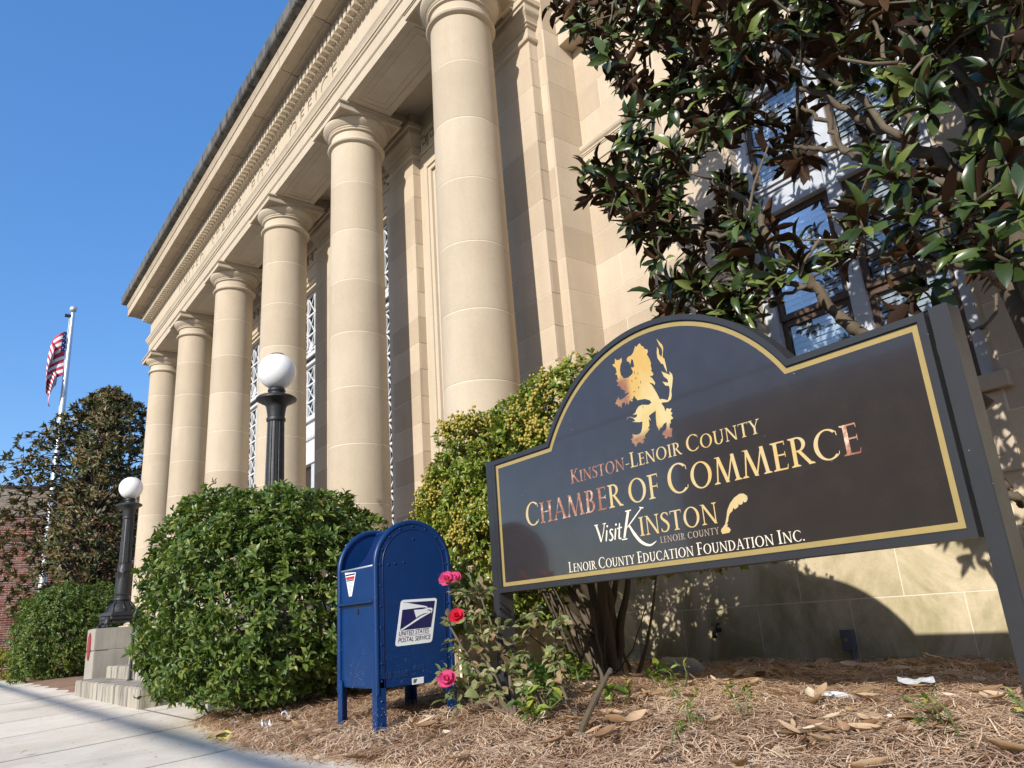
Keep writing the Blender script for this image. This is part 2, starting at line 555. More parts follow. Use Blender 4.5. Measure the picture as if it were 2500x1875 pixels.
ground = MB()
ground.add([(-900, -700, -1.2), (700, -700, -1.2), (700, 900, -1.2), (-900, 900, -1.2)], [(0, 1, 2, 3)])
tag(ground.build('ground', M_soil), kind='structure')
road = MB().box((-300, -15.5, -1.1), (200, -6.0, -.85)).build('road', M_asph)
tag(road, kind='structure')
ln = MB()
for k in range(-20, 12):
    ln.box((k * 8, -10.85, -.86), (k * 8 + 4, -10.65, -.846))
ln.build('lane_marking', M_line, road)
curb = MB().box((-300, -6.0, -1.05), (200, -5.7, walk_z(-5.7) + .0)).build('kerb', M_conc)
tag(curb, kind='structure')
far_walk = MB().box((-300, -21.5, -1.05), (200, -15.5, -.72)).build('far_pavement', M_walk)
tag(far_walk, kind='structure')

# near pavement: slabs with dark strips of varied width between them
pave = bpy.data.objects.new('pavement', None); link(pave, None, (-12, 0, -.3)); tag(pave, kind='structure')
jx = [-8.73 + 2.9 * k for k in range(6, -1, -1)] + [-11.56, -14.56, -17.56] + [-20.5 - 2.95 * k for k in range(0, 14)]
rows = [(-5.7, -1.4), (-1.4, 4.0)]
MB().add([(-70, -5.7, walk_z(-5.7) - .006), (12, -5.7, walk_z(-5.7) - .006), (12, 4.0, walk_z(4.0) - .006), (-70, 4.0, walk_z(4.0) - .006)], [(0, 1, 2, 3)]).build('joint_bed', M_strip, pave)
for i in range(len(jx) - 1):
    x1, x0 = jx[i], jx[i + 1]
    for (y0, y1) in rows:
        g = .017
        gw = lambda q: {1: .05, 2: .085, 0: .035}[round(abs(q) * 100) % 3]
        b_ = MB()
        V = []
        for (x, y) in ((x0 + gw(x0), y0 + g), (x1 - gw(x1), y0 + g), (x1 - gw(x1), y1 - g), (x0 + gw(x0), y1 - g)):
            V.append((x, y, walk_z(y)))
        V += [(p[0], p[1], p[2] - .15) for p in V]
        b_.add(V, [(0, 1, 2, 3), (0, 4, 5, 1), (1, 5, 6, 2), (2, 6, 7, 3), (3, 7, 4, 0)])
        b_.build('slab', M_walk, pave, at=((x0 + x1) / 2, (y0 + y1) / 2, walk_z((y0 + y1) / 2)))

# mulch bed
NX, NY = 230, 80
gx = np.linspace(-13.6, 6, NX)
V, F = [], []
for i, x in enumerate(gx):
    e = edge_y(x)
    for j in range(NY):
        y = e - .1 + (9.0 - e + .1) * (j / (NY - 1)) ** 1.4
        V.append((x, y, float(bed_z(x, y))))
for i in range(NX - 1):
    for j in range(NY - 1):
        F.append((i * NY + j, (i + 1) * NY + j, (i + 1) * NY + j + 1, i * NY + j + 1))
bed = MB().add(V, F).build('mulch_bed', M_soil, smooth=True)
tag(bed, kind='structure')
# bed left of the steps
V, F = [], []
for i, x in enumerate(np.linspace(-75, -22.4, 80)):
    for j, y in enumerate(np.linspace(3.1, 12, 24)):
        V.append((x, y, -.09 + .22 * min(1, max(0, (y - 3.15) / 1.0)) * .5 + .012 * math.sin(x * 3) * math.cos(y * 4)))
for i in range(79):
    for j in range(23):
        F.append((i * 24 + j, (i + 1) * 24 + j, (i + 1) * 24 + j + 1, i * 24 + j + 1))
tag(MB().add(V, F).build('garden_soil', M_soil, smooth=True), kind='structure')
tag(MB().box((-15.3, 3.22, -.36), (-11.5, 4.3, -.068)).build('grey_paving', M_slabg), kind='structure')

# =================================================================== POST OFFICE BUILDING
CX = [-9.557 - 4.516 * i for i in range(6)]
CY = 6.815
bld = thing('courthouse_building', (-20.85, 8.0, 0), 'tan limestone public building with a row of tall round columns', 'building')
bld.name = 'post_office_building'; WL['post_office_building'] = WL['courthouse_building']

# --- masses behind (core walls)
core = MB()
core.box((-32.4, 9.5, .0), (-8.9, 30, 16.5))
core.box((-8.9, 9.6, 0), (3.5, 30, 14.5))
core.build('core_wall', M_trim, bld)
# podium under the columns
pod = bpy.data.objects.new('podium', None); link(pod, bld, (-20.85, 7, 0)); 
box_part('podium_core', (-32.9, 5.72, -.3), (-8.76, 9.4, 1.62), M_mortar, pod)
PZ = [-.25, .247, .955, 1.62]
for r in range(3):
    z0, z1 = PZ[r], PZ[r + 1]
    # right side face (+X)
    ys = [5.68, 6.84, 8.1, 8.9] if r == 2 else [5.68, 6.3, 7.57, 8.9]
    for k in range(len(ys) - 1):
        block('stone', (-8.80, ys[k] + .008 * (k > 0), z0 + .008), (-8.734, ys[k + 1] - .008, z1 - .008), M_mossy, pod)
    xs = np.arange(-32.9, -8.9, 1.5)
    for x in xs:
        if -24.2 < x < -18: continue
        block('stone', (x + .008, 5.66, z0 + .008), (min(x + 1.5, -8.81) - .008, 5.70, z1 - .008), M_stone, pod)

# --- columns
def radius(z): return .66 - .0072 * z


DZ = [10.575 - 1.206 * k for k in range(0, 8)]        # drum joints
def make_column():
    root = bpy.data.objects.new('column', None)
    link(root, bld, (0, CY, 1.62))
    MB().lathe([(radius(z) - .004, z) for z in np.linspace(2.0, 11.6, 20)], 48, c=(0, CY)).build('mortar', M_mortar_d, root, at=(0, CY, 1.62), smooth=True)
    tops = [11.60] + DZ
    for k in range(len(tops) - 1):
        z1, z0 = tops[k] - .007 * (k > 0), tops[k + 1] + .007
        zs = np.linspace(z0, z1, 4)
        prof = [(radius(z0) - .02, z0)] + [(radius(z0) - .004, z0 + .0005)] + [(radius(z), z) for z in [z0 + .005] + list(zs[1:-1]) + [z1 - .005]] + [(radius(z1) - .02, z1)]
        MB().lathe(prof, 56, c=(0, CY)).build('drum', M_drum, root, at=(0, CY, 1.62), smooth=40)
    # base
    MB().lathe([(.62, DZ[-1]), (.66, DZ[-1] - .02), (.67, 1.98), (.72, 1.97), (.78, 1.93), (.78, 1.86), (.72, 1.82), (.80, 1.80), (.84, 1.76), (.80, 1.72)], 48, c=(0, CY)).build('base', M_trim, root, at=(0, CY, 1.62), smooth=50)
    MB().box((-.86, CY - .86, 1.62), (.86, CY + .86, 1.725)).build('plinth', M_trim, root, at=(0, CY, 1.62))
    # capital
    pr = [(.575, 11.60), (.60, 11.605), (.645, 11.625), (.662, 11.655), (.645, 11.69), (.60, 11.705), (.578, 11.71), (.576, 11.91), (.60, 11.92), (.625, 11.925), (.63, 11.955), (.615, 11.96),
          (.635, 11.965), (.65, 11.985), (.645, 12.005), (.66, 12.01), (.68, 12.03)]
    for t in np.linspace(0, 1, 9):
        pr.append((.672 + .088 * math.sin(t * math.pi * .62) / math.sin(math.pi * .5), 12.03 + .165 * t))
    MB().lathe(pr, 64, c=(0, CY)).build('echinus', M_trim, root, at=(0, CY, 1.62), smooth=32)
    ab = MB().box((-.765, CY - .765, 12.195), (.765, CY + .765, 12.315))
    # abacus underside corners: flat, with a sunk border's shade put into the colour
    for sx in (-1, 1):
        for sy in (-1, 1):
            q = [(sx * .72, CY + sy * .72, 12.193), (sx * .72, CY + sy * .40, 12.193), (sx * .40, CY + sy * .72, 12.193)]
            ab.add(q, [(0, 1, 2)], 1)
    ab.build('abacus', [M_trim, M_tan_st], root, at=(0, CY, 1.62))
    MB().box((-.785, CY - .785, 12.315), (.785, CY + .785, 12.34)).box((-.808, CY - .808, 12.34), (.808, CY + .808, 12.378)).build('abacus_cap', M_trim, root, at=(0, CY, 1.62))
    return root


col0 = make_column()
for i, x in enumerate(CX):
    c = col0 if i == 0 else copy_tree(col0, bld)
    l = c.location
    c.location = (x * S - WL[bld.name][0], l[1], l[2])


# --- entablature swept round the portico
def sweep(prof, path, name, mat, parent, close=True, at=(0, 0, 0)):
    """prof: (projection, z); path: plan polyline, outward to its right-hand side"""
    path = [np.array(p, float) for p in path]
    n = len(path)
    V, F = [], []
    for i in range(n):
        d0 = path[i] - path[i - 1] if i > 0 else path[1] - path[0]
        d1 = path[i + 1] - path[i] if i < n - 1 else d0
        d0 = d0 / np.linalg.norm(d0); d1 = d1 / np.linalg.norm(d1)
        o0 = np.array([-d0[1], d0[0]]); o1 = np.array([-d1[1], d1[0]])
        o = o0 + o1
        o = o / (o @ o0)
        for (p, z) in prof:
            q = path[i] + o * p
            V.append((q[0], q[1], z))
    k = len(prof)
    for i in range(n - 1):
        for j in range(k - 1):
            F.append((i * k + j, i * k + j + 1, (i + 1) * k + j + 1, (i + 1) * k + j))
    if close:
        F.append(tuple(range(k))); F.append(tuple((n - 1) * k + j for j in range(k)))
    return MB().add(V, F).build(name, mat, parent, at=at)


XR, XLf, Y0 = -9.10, -32.57, 6.2
PATH = [(XR, 8.2), (XR, Y0), (XLf, Y0), (XLf, 14)]
PATH = [(p[0], p[1]) for p in PATH]
ent = bpy.data.objects.new('entablature', None); link(ent, bld, (-20.85, 6.2, 12.38))
# outward is on the left of travel (-d1, d0): travelling -X gives -Y
sweep([(-.3, 12.38), (0, 12.38), (0, 12.625), (.012, 12.63), (.034, 12.655), (.034, 12.675), (.018, 12.685), (.018, 12.985), (-.3, 12.985)], PATH, 'architrave', M_trim, ent)
sweep([(-.3, 12.985), (.03, 12.985), (.05, 13.0), (.05, 13.05), (.075, 13.06), (.085, 13.10), (.115, 13.16), (.135, 13.19), (.135, 13.26), (.11, 13.28), (.0, 13.30), (-.3, 13.30)], PATH, 'taenia', M_trim, ent)
sweep([(-.3, 13.97), (0, 13.97), (.03, 13.985), (.045, 14.0), (.135, 14.015), (.15, 14.02), (.15, 14.30), (.20, 14.31), (.23, 14.34), (.26, 14.40), (.30, 14.415), (-.3, 14.415)], PATH, 'bed_moulding', M_trim, ent)
# pale egg dots under the dentil band
dots = MB()
for x in np.arange(XLf + .06, XR, .1075):
    for (yy, k_) in ((.062, 0), (.118, .5)):
        dots.box((x + k_ * .1 - .014, Y0 - yy - .016, 13.985), (x + k_ * .1 + .014, Y0 - yy + .016, 14.011 + .004))
o = dots.build('bead_row', M_mortar, ent); tag(o, kind='stuff')
# dentils, one by one
for x in np.arange(XLf - .12, XR, .2145):
    block('dentil', (x, Y0 - .325, 14.05), (x + .132, Y0 - .152, 14.298), M_trim, ent)
# corona: blocks with open joints
xs = [XR + .78]
x = -11.32
while x > XLf + .3:
    xs.append(x); x -= 2.066
xs.append(XLf - .79)
for k in range(len(xs) - 1):
    x1, x0 = xs[k] - .012, xs[k + 1] + .012
    pf = [(.30, 14.418), (.46, 14.425), (.46, 14.445), (.74, 14.445), (.74, 14.425), (.79, 14.425), (.79, 14.74), (.82, 14.76), (.82, 14.80), (.80, 14.81), (.84, 14.90), (.86, 14.94), (-.3, 14.94), (-.3, 14.418)]
    b_ = MB()
    V = [(x1, Y0 - p, z) for p, z in pf] + [(x0, Y0 - p, z) for p, z in pf]
    n_ = len(pf)
    b_.add(V, [tuple(range(n_)), tuple(range(n_, 2 * n_))] + [(i, (i + 1) % n_, n_ + (i + 1) % n_, n_ + i) for i in range(n_)])
    b_.build('cornice_stone', M_soot, ent, at=((x0 + x1) / 2, Y0 - .5, 14.7))
MB().box((XLf - .77, Y0 - .77, 14.46), (XR + .7, Y0 + .3, 14.93)).build('cornice_core', M_joint, ent)
sweep([(-.2, 14.945), (.80, 14.945), (.84, 14.96), (.86, 14.97), (1.0, 15.02), (1.03, 15.05), (1.05, 15.36), (1.03, 15.40), (-.2, 15.55)], [(XR, Y0), (XLf, Y0), (XLf, 14)], 'gutter', M_gutter, ent)
MB().box((XLf, Y0, 15.40), (XR, 28, 15.55)).build('roof', M_gutter, bld)
MB().box((XLf + .02, Y0 + .3, 12.99), (XR - .02, 9.5, 15.5)).build('attic', M_trim, bld)

# frieze with cut letters: a filled curve with the letters as holes, in front of a backing
def bfont_splines(text, size=1.0, spacing=1.0, shear=0.0):
    cu = bpy.data.curves.new('txt', 'FONT')
    cu.body = text; cu.size = size; cu.space_character = spacing; cu.shear = shear
    ob = bpy.data.objects.new('txt', cu); COL.objects.link(ob)
    bpy.context.view_layer.update()
    return ob


def bfont_mesh(text, spacing=1.0, shear=0.0):
    """outline text as arrays: verts (n,2) normalised to x 0..1, z 0..1 and faces"""
    ob = bfont_splines(text, 1.0, spacing, shear)
    dg = bpy.context.evaluated_depsgraph_get()
    me = bpy.data.meshes.new_from_object(ob.evaluated_get(dg))
    V = np.array([v.co[:] for v in me.vertices])[:, :2]
    F = [tuple(p.vertices) for p in me.polygons]
    bpy.data.objects.remove(ob)
    V = (V - V.min(0)) / (V.max(0) - V.min(0))
    return V, F


fz0, fz1 = 13.30, 13.97
ob = bfont_splines('UNITED  STATES  POST  OFFICE', 1.0, 1.55)
dg = bpy.context.evaluated_depsgraph_get()
cv = ob.to_curve(dg)
sp_all = []
for s_ in cv.splines:
    pts = []
    bp = s_.bezier_points
    n_ = len(bp)
    for i in range(n_):
        p0, p1 = bp[i], bp[(i + 1) % n_]
        A, B, C, D = (np.array(q[:2]) for q in (p0.co, p0.handle_right, p1.handle_left, p1.co))
        st = 1 if (np.linalg.norm(B - A) + np.linalg.norm(D - C) < 1e-4 or abs(np.cross(B - A, D - A)) + abs(np.cross(C - A, D - A)) < 1e-5) else 5
        for k in range(st):
            t = k / st
            pts.append((1 - t) ** 3 * A + 3 * (1 - t) ** 2 * t * B + 3 * (1 - t) * t * t * C + t ** 3 * D)
    sp_all.append(np.array(pts))
ob.to_curve_clear()
bpy.data.objects.remove(ob)
allp = np.vstack(sp_all); lo, hi = allp.min(0), allp.max(0)
cu = bpy.data.curves.new('frieze', 'CURVE'); cu.dimensions = '2D'; cu.fill_mode = 'BOTH'; cu.extrude = .012 * S
TX0, TX1 = -27.95, -13.80


def poly(pts):
    s_ = cu.splines.new('POLY'); s_.points.add(len(pts) - 1); s_.use_cyclic_u = True
    for q, p in zip(s_.points, pts): q.co = (p[0] * S, p[1] * S, 0, 1)


poly([(XLf, fz0), (XR, fz0), (XR, fz1), (XLf, fz1)])
for s_ in sp_all:
    q = (s_ - lo) / (hi - lo)
    poly([(TX0 + u * (TX1 - TX0), 13.44 + v * .40) for u, v in q])
tmp = bpy.data.objects.new('tmp', cu); COL.objects.link(tmp)
bpy.context.view_layer.update()
me = bpy.data.meshes.new_from_object(tmp.evaluated_get(bpy.context.evaluated_depsgraph_get()))
bpy.data.objects.remove(tmp)
fo = bpy.data.objects.new('frieze', me); me.materials.clear(); me.materials.append(M_trim)
for p in me.polygons: p.material_index = 0
link(fo, ent, (0, Y0 + .012, 0)); fo.rotation_euler = (math.pi / 2, 0, 0)
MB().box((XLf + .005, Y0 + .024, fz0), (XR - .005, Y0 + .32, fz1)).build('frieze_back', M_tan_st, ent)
for xe in (XLf, XR):
    MB().box((min(xe, xe + (.02 if xe < -20 else -.02)), Y0 + .03, fz0), (max(xe, xe + (.02 if xe < -20 else -.02)), 9, fz1)).build('frieze_end', M_trim, ent)
# soffit of the architrave with sunk panels between the columns
for i in range(5):
    xa, xb = CX[i + 1] + .80, CX[i] - .80
    o = MB()
    o.box((xa - .8, 6.5, 12.385), (xb + .8, 7.30, 12.6))
    for (e, zz) in ((.16, 12.372), (.30, 12.378)):
        y0, y1 = 6.2 + e + .02, 7.3 - e
        w = .02
        for lo_, hi_ in (((xa + e, y0), (xb - e, y0 + w)), ((xa + e, y1 - w), (xb - e, y1)), ((xa + e, y0 + w), (xa + e + w, y1 - w)), ((xb - e - w, y0 + w), (xb - e, y1 - w))):
            o.box((lo_[0], lo_[1], zz), (hi_[0], hi_[1], 12.384))
    o.build('soffit_panel', M_trim, ent)
MB().box((XLf, 6.5, 12.6), (XR, 7.3, 13.0)).build('beam', M_trim, ent)
MB().box((XLf, 7.3, 12.82), (XR, 8.2, 12.95)).build('porch_ceiling', M_trim, bld)
for x in CX:
    MB().box((x - .5, 7.3, 12.45), (x + .5, 8.0, 12.80)).build('cross_beam', M_trim, bld)

# --- wall behind the columns
PY, WY = 7.98, 8.18          # pilaster front, window wall
JO = .013


def ashlar_face(parent, axis, fixed, a0, a1, levels, mat, stagger=None, thick=.06, name='stone'):
    """one column of stones on a vertical face; axis 'y': face looks -Y at Y=fixed, 'x': looks +X at X=fixed"""
    for k in range(len(levels) - 1):
        z0, z1 = levels[k] + JO / 2, levels[k + 1] - JO / 2
        cuts = [a0] + (stagger(k) if stagger else []) + [a1]
        cuts = sorted(set([c for c in cuts if a0 <= c <= a1]))
        for c0, c1 in zip(cuts[:-1], cuts[1:]):
            if c1 - c0 < .05: continue
            c0 += JO / 2 * (c0 > a0); c1 -= JO / 2 * (c1 < a1)
            if axis == 'y': block(name, (c0, fixed, z0), (c1, fixed + thick, z1), mat, parent)
            else: block(name, (fixed - thick, c0, z0), (fixed, c1, z1), mat, parent)


LEV = [1.62] + [11.8 - .61 * k for k in range(16, -1, -1)]
LEV = [z for z in LEV if z == 1.62 or z > 1.9]
for i, x in enumerate(CX):
    root = bpy.data.objects.new('pilaster', None); link(root, bld, (x, PY, 1.62))
    hw = .60
    xl, xr = x - hw, x + hw
    lv = [z for z in LEV if z < 11.5] + [11.60]
    box_part('mortar', (xl + .01, PY + .004, 1.62), (xr - .01, WY + .3, 12.55), M_mortar, root)
    ashlar_face(root, 'y', PY, xl, xr, lv, M_stone)
    ashlar_face(root, 'x', xr, PY + .061, WY + .05, lv, M_stone)
    ashlar_face(root, 'x', xl + .06, PY + .061, WY + .05, lv, M_stone)
    pth = [(xr, WY + .2), (xr, PY), (xl, PY), (xl, WY + .2)]
    sweep([(-.2, 11.60), (.01, 11.60), (.05, 11.62), (.065, 11.66), (.05, 11.70), (.0, 11.71), (.0, 11.93), (.035, 11.94), (.04, 11.98), (.07, 11.99), (.075, 12.04), (.10, 12.10), (.15, 12.17), (.16, 12.20), (.16, 12.33), (.20, 12.35), (.21, 12.45), (-.2, 12.45)], pth, 'capital', M_trim, root)
    sweep([(-.1, 12.45), (.06, 12.45), (.06, 12.82), (-.1, 12.82)], pth, 'frieze_block', M_trim, root)

# anta: right end of the porch
anta = bpy.data.objects.new('end_pier', None); link(anta, bld, (-8.8, 8.4, 1.62))
ALEV = [.247, .955, 1.62] + [z for z in [11.816 - .61 * k for k in range(16, -1, -1)] if z > 1.9] + [12.43, 13.04, 13.65, 14.26]
box_part('mortar', (-9.0, WY + .004, .2), (-8.738, 9.3, 14.3), M_mortar, anta)
ashlar_face(anta, 'x', -8.734, 8.18, 8.9, [z for z in ALEV if z >= 1.62], M_stone, thick=.05)
ashlar_face(anta, 'y', WY, -8.957, -8.785, [z for z in ALEV if z >= 1.62], M_stone, thick=.06)
# window bays
FRET = []


def lattice(xa, xb, z0, z1, Y, nx, parent, name='lattice'):
    """white iron grille: bars, diagonals and little rosettes"""
    mb = MB()
    nz = max(1, round((z1 - z0) / .572))
    dx, dz = (xb - xa) / nx, (z1 - z0) / nz
    for i in range(nx + 1):
        w = .045 if i not in (nx // 2,) else .07
        mb.box((xa + i * dx - w / 2, Y, z0), (xa + i * dx + w / 2, Y + .06, z1))
    for j in range(nz + 1):
        mb.box((xa, Y - .012, z0 + j * dz - .028), (xb, Y + .05, z0 + j * dz + .028))
    for i in range(nx):
        for j in range(nz):
            a = np.array([xa + i * dx, z0 + j * dz]); c = a + (dx, dz)
            for p, q in ((a, c), ((a[0], c[1]), (c[0], a[1]))):
                p, q = np.array(p), np.array(q)
                d = (q - p) / np.linalg.norm(q - p); n_ = np.array([-d[1], d[0]]) * .017
                o_ = .004 if (q - p)[1] > 0 else .012
                V = [(p + n_), (q + n_), (q - n_), (p - n_)]
                mb.add([(v[0], Y + o_, v[1]) for v in V] + [(v[0], Y + o_ + .03, v[1]) for v in V], [(0, 1, 2, 3), (7, 6, 5, 4), (0, 4, 5, 1), (1, 5, 6, 2), (2, 6, 7, 3), (3, 7, 4, 0)])
            m_ = (a + c) / 2
            mb.sphere((m_[0], Y + .0, m_[1]), (.042, .02, .042), 8, 4)
    return mb.build(name, M_white, parent)


for i in range(5):
    xc = (CX[i] + CX[i + 1]) / 2
    door = (i == 2)
    w = bpy.data.objects.new('window_bay', None); link(w, bld, (xc, WY, 1.62))
    hb = 4.516 / 2 - .60
    # wall panels left, right, above
    for sx in (-1, 1):
        a, b_ = sorted((xc + sx * 1.40, xc + sx * hb))
        box_part('jamb_wall', (a, WY, 1.62), (b_, WY + .5, 12.9), M_trim, w)
        for (h0, h1, yy) in ((1.28, 1.42, WY - .05), (1.17, 1.285, WY - .015), (1.08, 1.175, WY + .05)):
            a, b_ = sorted((xc + sx * h0, xc + sx * h1))
            box_part('architrave_side', (a, yy, 1.62), (b_, WY + .32, 11.0 + (h0 - 1.08)), M_trim, w)
    for (h0, h1, yy) in ((1.28, 1.42, WY - .05), (1.17, 1.285, WY - .015), (1.08, 1.175, WY + .05)):
        box_part('architrave_head', (xc - h1, yy + .001, 11.0 + (h0 - 1.08)), (xc + h1, WY + .31, 11.0 + (h1 - 1.08)), M_trim, w)
    box_part('head_wall', (xc - 1.40, WY + .002, 11.34), (xc + 1.40, WY + .5, 12.9), M_trim, w)
    box_part('string', (xc - hb, WY - .04, 11.66), (xc + hb, WY + .1, 11.72), M_trim, w)
    box_part('string', (xc - hb, WY - .04, 12.20), (xc + hb, WY + .1, 12.27), M_trim, w)
    # greek key band (cut lines shown as dark grooves)
    fr = MB()
    u0 = .36 / 6
    kx = xc - hb + .05
    while kx < xc + hb - .35:
        L_ = [((0, 0), (0, 5)), ((0, 5), (4, 5)), ((4, 5), (4, 2)), ((4, 2), (2, 2)), ((2, 2), (2, 3.4)), ((5, 0), (5, 5))]
        for (p, q) in L_:
            x0_, x1_ = sorted((kx + p[0] * u0, kx + q[0] * u0)); z0_, z1_ = sorted((11.82 + p[1] * u0 * 1.02, 11.82 + q[1] * u0 * 1.02))
            fr.box((x0_ - .011, WY - .006, z0_ - .011), (x1_ + .011, WY + .002, z1_ + .011))
        kx += .36
    fr.build('key_pattern', M_joint, w)
    Yl = WY + .22
    box_part('glass', (xc - 1.08, Yl + .14, 1.62), (xc + 1.08, Yl + .18, 11.0), M_glass, w)
    lattice(xc - 1.04, xc + 1.04, 9.0, 10.95, Yl, 4, w)
    box_part('transom', (xc - 1.08, Yl - .10, 8.62), (xc + 1.08, Yl + .1, 8.70), M_white, w)
    box_part('transom', (xc - 1.08, Yl - .04, 8.70), (xc + 1.08, Yl + .1, 8.86), M_door, w)
    box_part('transom', (xc - 1.08, Yl - .12, 8.86), (xc + 1.08, Yl + .1, 8.97), M_white, w)
    orn = MB()
    for k in range(-2, 3):
        for q in range(7):
            t = math.radians(-78 + 26 * q)
            p0 = np.array([xc + k * .5, Yl - .06, 9.0]); p1 = p0 + np.array([.20 * math.sin(t), 0, .30 * math.cos(t) + .06])
            orn.tube([p0, (p0 + p1) / 2 + (0, -.03, 0), p1], [.015, .035, .012], 5)
        orn.sphere((xc + k * .5 + .25, Yl - .05, 9.08), (.09, .04, .08), 8, 5)
    orn.build('acroterion', M_white, w, smooth=True)
    if door:
        lattice(xc - 1.04, xc + 1.04, 7.0, 8.58, Yl, 4, w)
        box_part('door_cornice', (xc - 1.08, Yl - .14, 6.86), (xc + 1.08, Yl + .12, 7.0), M_white, w)
        box_part('door_frieze', (xc - 1.08, Yl - .05, 6.42), (xc + 1.08, Yl + .12, 6.86), M_white, w)
        for k in range(20):
            block('dentil', (xc - 1.05 + k * .107, Yl - .10, 6.34), (xc - .985 + k * .107, Yl - .0, 6.42), M_white, w)
        box_part('door_panel', (xc - 1.08, Yl - .03, 5.72), (xc + 1.08, Yl + .12, 6.33), M_white, w)
        box_part('door_hood', (xc - 1.10, Yl - .16, 5.58), (xc + 1.10, Yl + .1, 5.72), M_white, w)
        box_part('door_jamb', (xc + .62, Yl - .1, 1.62), (xc + 1.08, Yl + .1, 5.58), M_wood_w, w)
        box_part('door_jamb', (xc - 1.08, Yl - .1, 1.62), (xc - .62, Yl + .1, 5.58), M_wood_w, w)
        for sx in (-1, 1):
            d_ = box_part('door', (xc + (0.006 if sx > 0 else -.62), Yl + .0, 1.64), (xc + (.62 if sx > 0 else -.006), Yl + .08, 5.56), M_door, w)
    else:
        lattice(xc - 1.04, xc + 1.04, 2.3, 8.58, Yl, 4, w)
        box_part('sill', (xc - 1.15, Yl - .2, 2.12), (xc + 1.15, Yl + .14, 2.28), M_trim, w)

# --- right wing wall
wing = bpy.data.objects.new('wing_wall', None); link(wing, bld, (-4, 8.9, 0))
YW = 8.9
XWR = 2.6
WX0, WX1, WZ0, WZ1 = -5.77, -2.95, 3.08, 8.45
up = [6.91 - .598 * k for k in range(10, -1, -1)]            # .93 .. 6.91
WL_ = [.205] + up + [7.508, 8.106, 8.45, 8.91]
WL2 = [9.39, 9.953, 10.561, 11.18, 11.58]
for (x0, x1, z0, z1) in ((-8.75, WX0 - .01, .0, 9.4), (WX1 + .01, XWR, .0, 9.4), (WX0 - .01, WX1 + .01, 0, WZ0 - .01), (-8.75, XWR, WZ1 + .01, 11.58)):
    if z1 > 11: z0 = 9.405
    box_part('mortar', (x0, YW + .004, z0), (x1, YW + .5, z1), M_mortar, wing)
box_part('mortar', (WX0 - .01, YW + .004, WZ1 + .01), (WX1 + .01, YW + .5, 9.4), M_mortar, wing)
def stag(k):
    off = -8.15 if k % 2 == 0 else -7.56
    return [off + 1.32 * q for q in range(-1, 12)]


def wall_row(k, z0, z1, mat):
    cuts = stag(k) if z0 > 1.6 else ([-7.79 + 1.32 * q for q in range(9)] if k == 0 else [-8.43 + 1.317 * q for q in range(9)])
    segs = [(-8.735, XWR)]
    if z1 > WZ0 + .02 and z0 < WZ1 - .02:
        segs = [(-8.735, WX0), (WX1, XWR)]
    for (a, b_) in segs:
        cs = sorted([a] + [c for c in cuts if a + .15 < c < b_ - .15] + [b_])
        for c0, c1 in zip(cs[:-1], cs[1:]):
            block('stone', (c0 + JO / 2, YW, z0 + JO / 2), (c1 - JO / 2, YW + .06, z1 - JO / 2), mat, wing)


for k in range(len(WL_) - 1):
    wall_row(k, WL_[k], WL_[k + 1], M_mossy if WL_[k] < 2.4 else M_stone)
for k in range(len(WL2) - 1):
    wall_row(k + 1, WL2[k], WL2[k + 1], M_stone)
box_part('footing', (-8.73, YW - .10, -.2), (XWR, YW + .2, .2), M_conc, wing)
# belt course
sweep([(-.05, 8.92), (.02, 8.92), (.02, 9.17), (.035, 9.175), (.035, 9.20), (.05, 9.205), (.05, 9.235), (.085, 9.27), (.10, 9.31), (.10, 9.35), (.02, 9.385), (-.05, 9.385)], [(XWR, YW), (-8.73, YW)], 'belt_course', M_trim, wing)
# wing cornice
sweep([(-.1, 11.585), (.34, 11.585), (.34, 11.85), (.37, 11.86), (.37, 12.10), (.40, 12.11), (.44, 12.2), (.46, 12.25), (.46, 12.32), (.35, 12.34), (.35, 13.0), (.55, 13.2), (.9, 13.3), (.95, 13.75), (-.1, 13.8)], [(XWR, YW), (-8.735, YW)], 'wing_cornice', M_trim, wing)

# wing window
win = bpy.data.objects.new('window', None); link(win, bld, (-4.36, 9.2, WZ0))
YF = 9.22
box_part('reveal', (WX0 - .03, YW + .03, WZ0), (WX0 + .06, YF + .2, WZ1), M_trim, win)
box_part('reveal', (WX1 - .06, YW + .03, WZ0), (WX1 + .03, YF + .2, WZ1), M_trim, win)
box_part('reveal', (WX0, YW + .031, WZ1 - .03), (WX1, YF + .2, WZ1 + .04), M_trim, win)
box_part('casing', (WX0 + .06, YF - .12, WZ0 + .06), (WX0 + .24, YF + .1, WZ1 - .03), M_wood_w, win)
box_part('casing', (WX1 - .24, YF - .12, WZ0 + .06), (WX1 - .06, YF + .1, WZ1 - .03), M_wood_w, win)
box_part('sill', (WX0 - .1, YW - .12, WZ0 - .11), (WX1 + .1, YF + .2, WZ0 + .055), M_trim, win)
box_part('casing', (WX0 + .24, YF - .119, WZ1 - .20), (WX1 - .24, YF + .1, WZ1 - .03), M_wood_w, win)
xm = (WX0 + WX1) / 2
box_part('mullion', (xm - .10, YF - .10, WZ0 + .06), (xm + .10, YF + .1, WZ1 - .2), M_wood_w, win)
for (z0, z1, yy) in ((6.34, 6.62, .14), (6.62, 6.68, .18), (6.68, 6.74, .22), (6.28, 6.34, .18)):
    box_part('transom_bar', (WX0 + .241, YF - yy, z0), (xm - .101, YF + .09, z1), M_wood_w, win)
    box_part('transom_bar', (xm + .101, YF - yy, z0), (WX1 - .241, YF + .09, z1), M_wood_w, win)
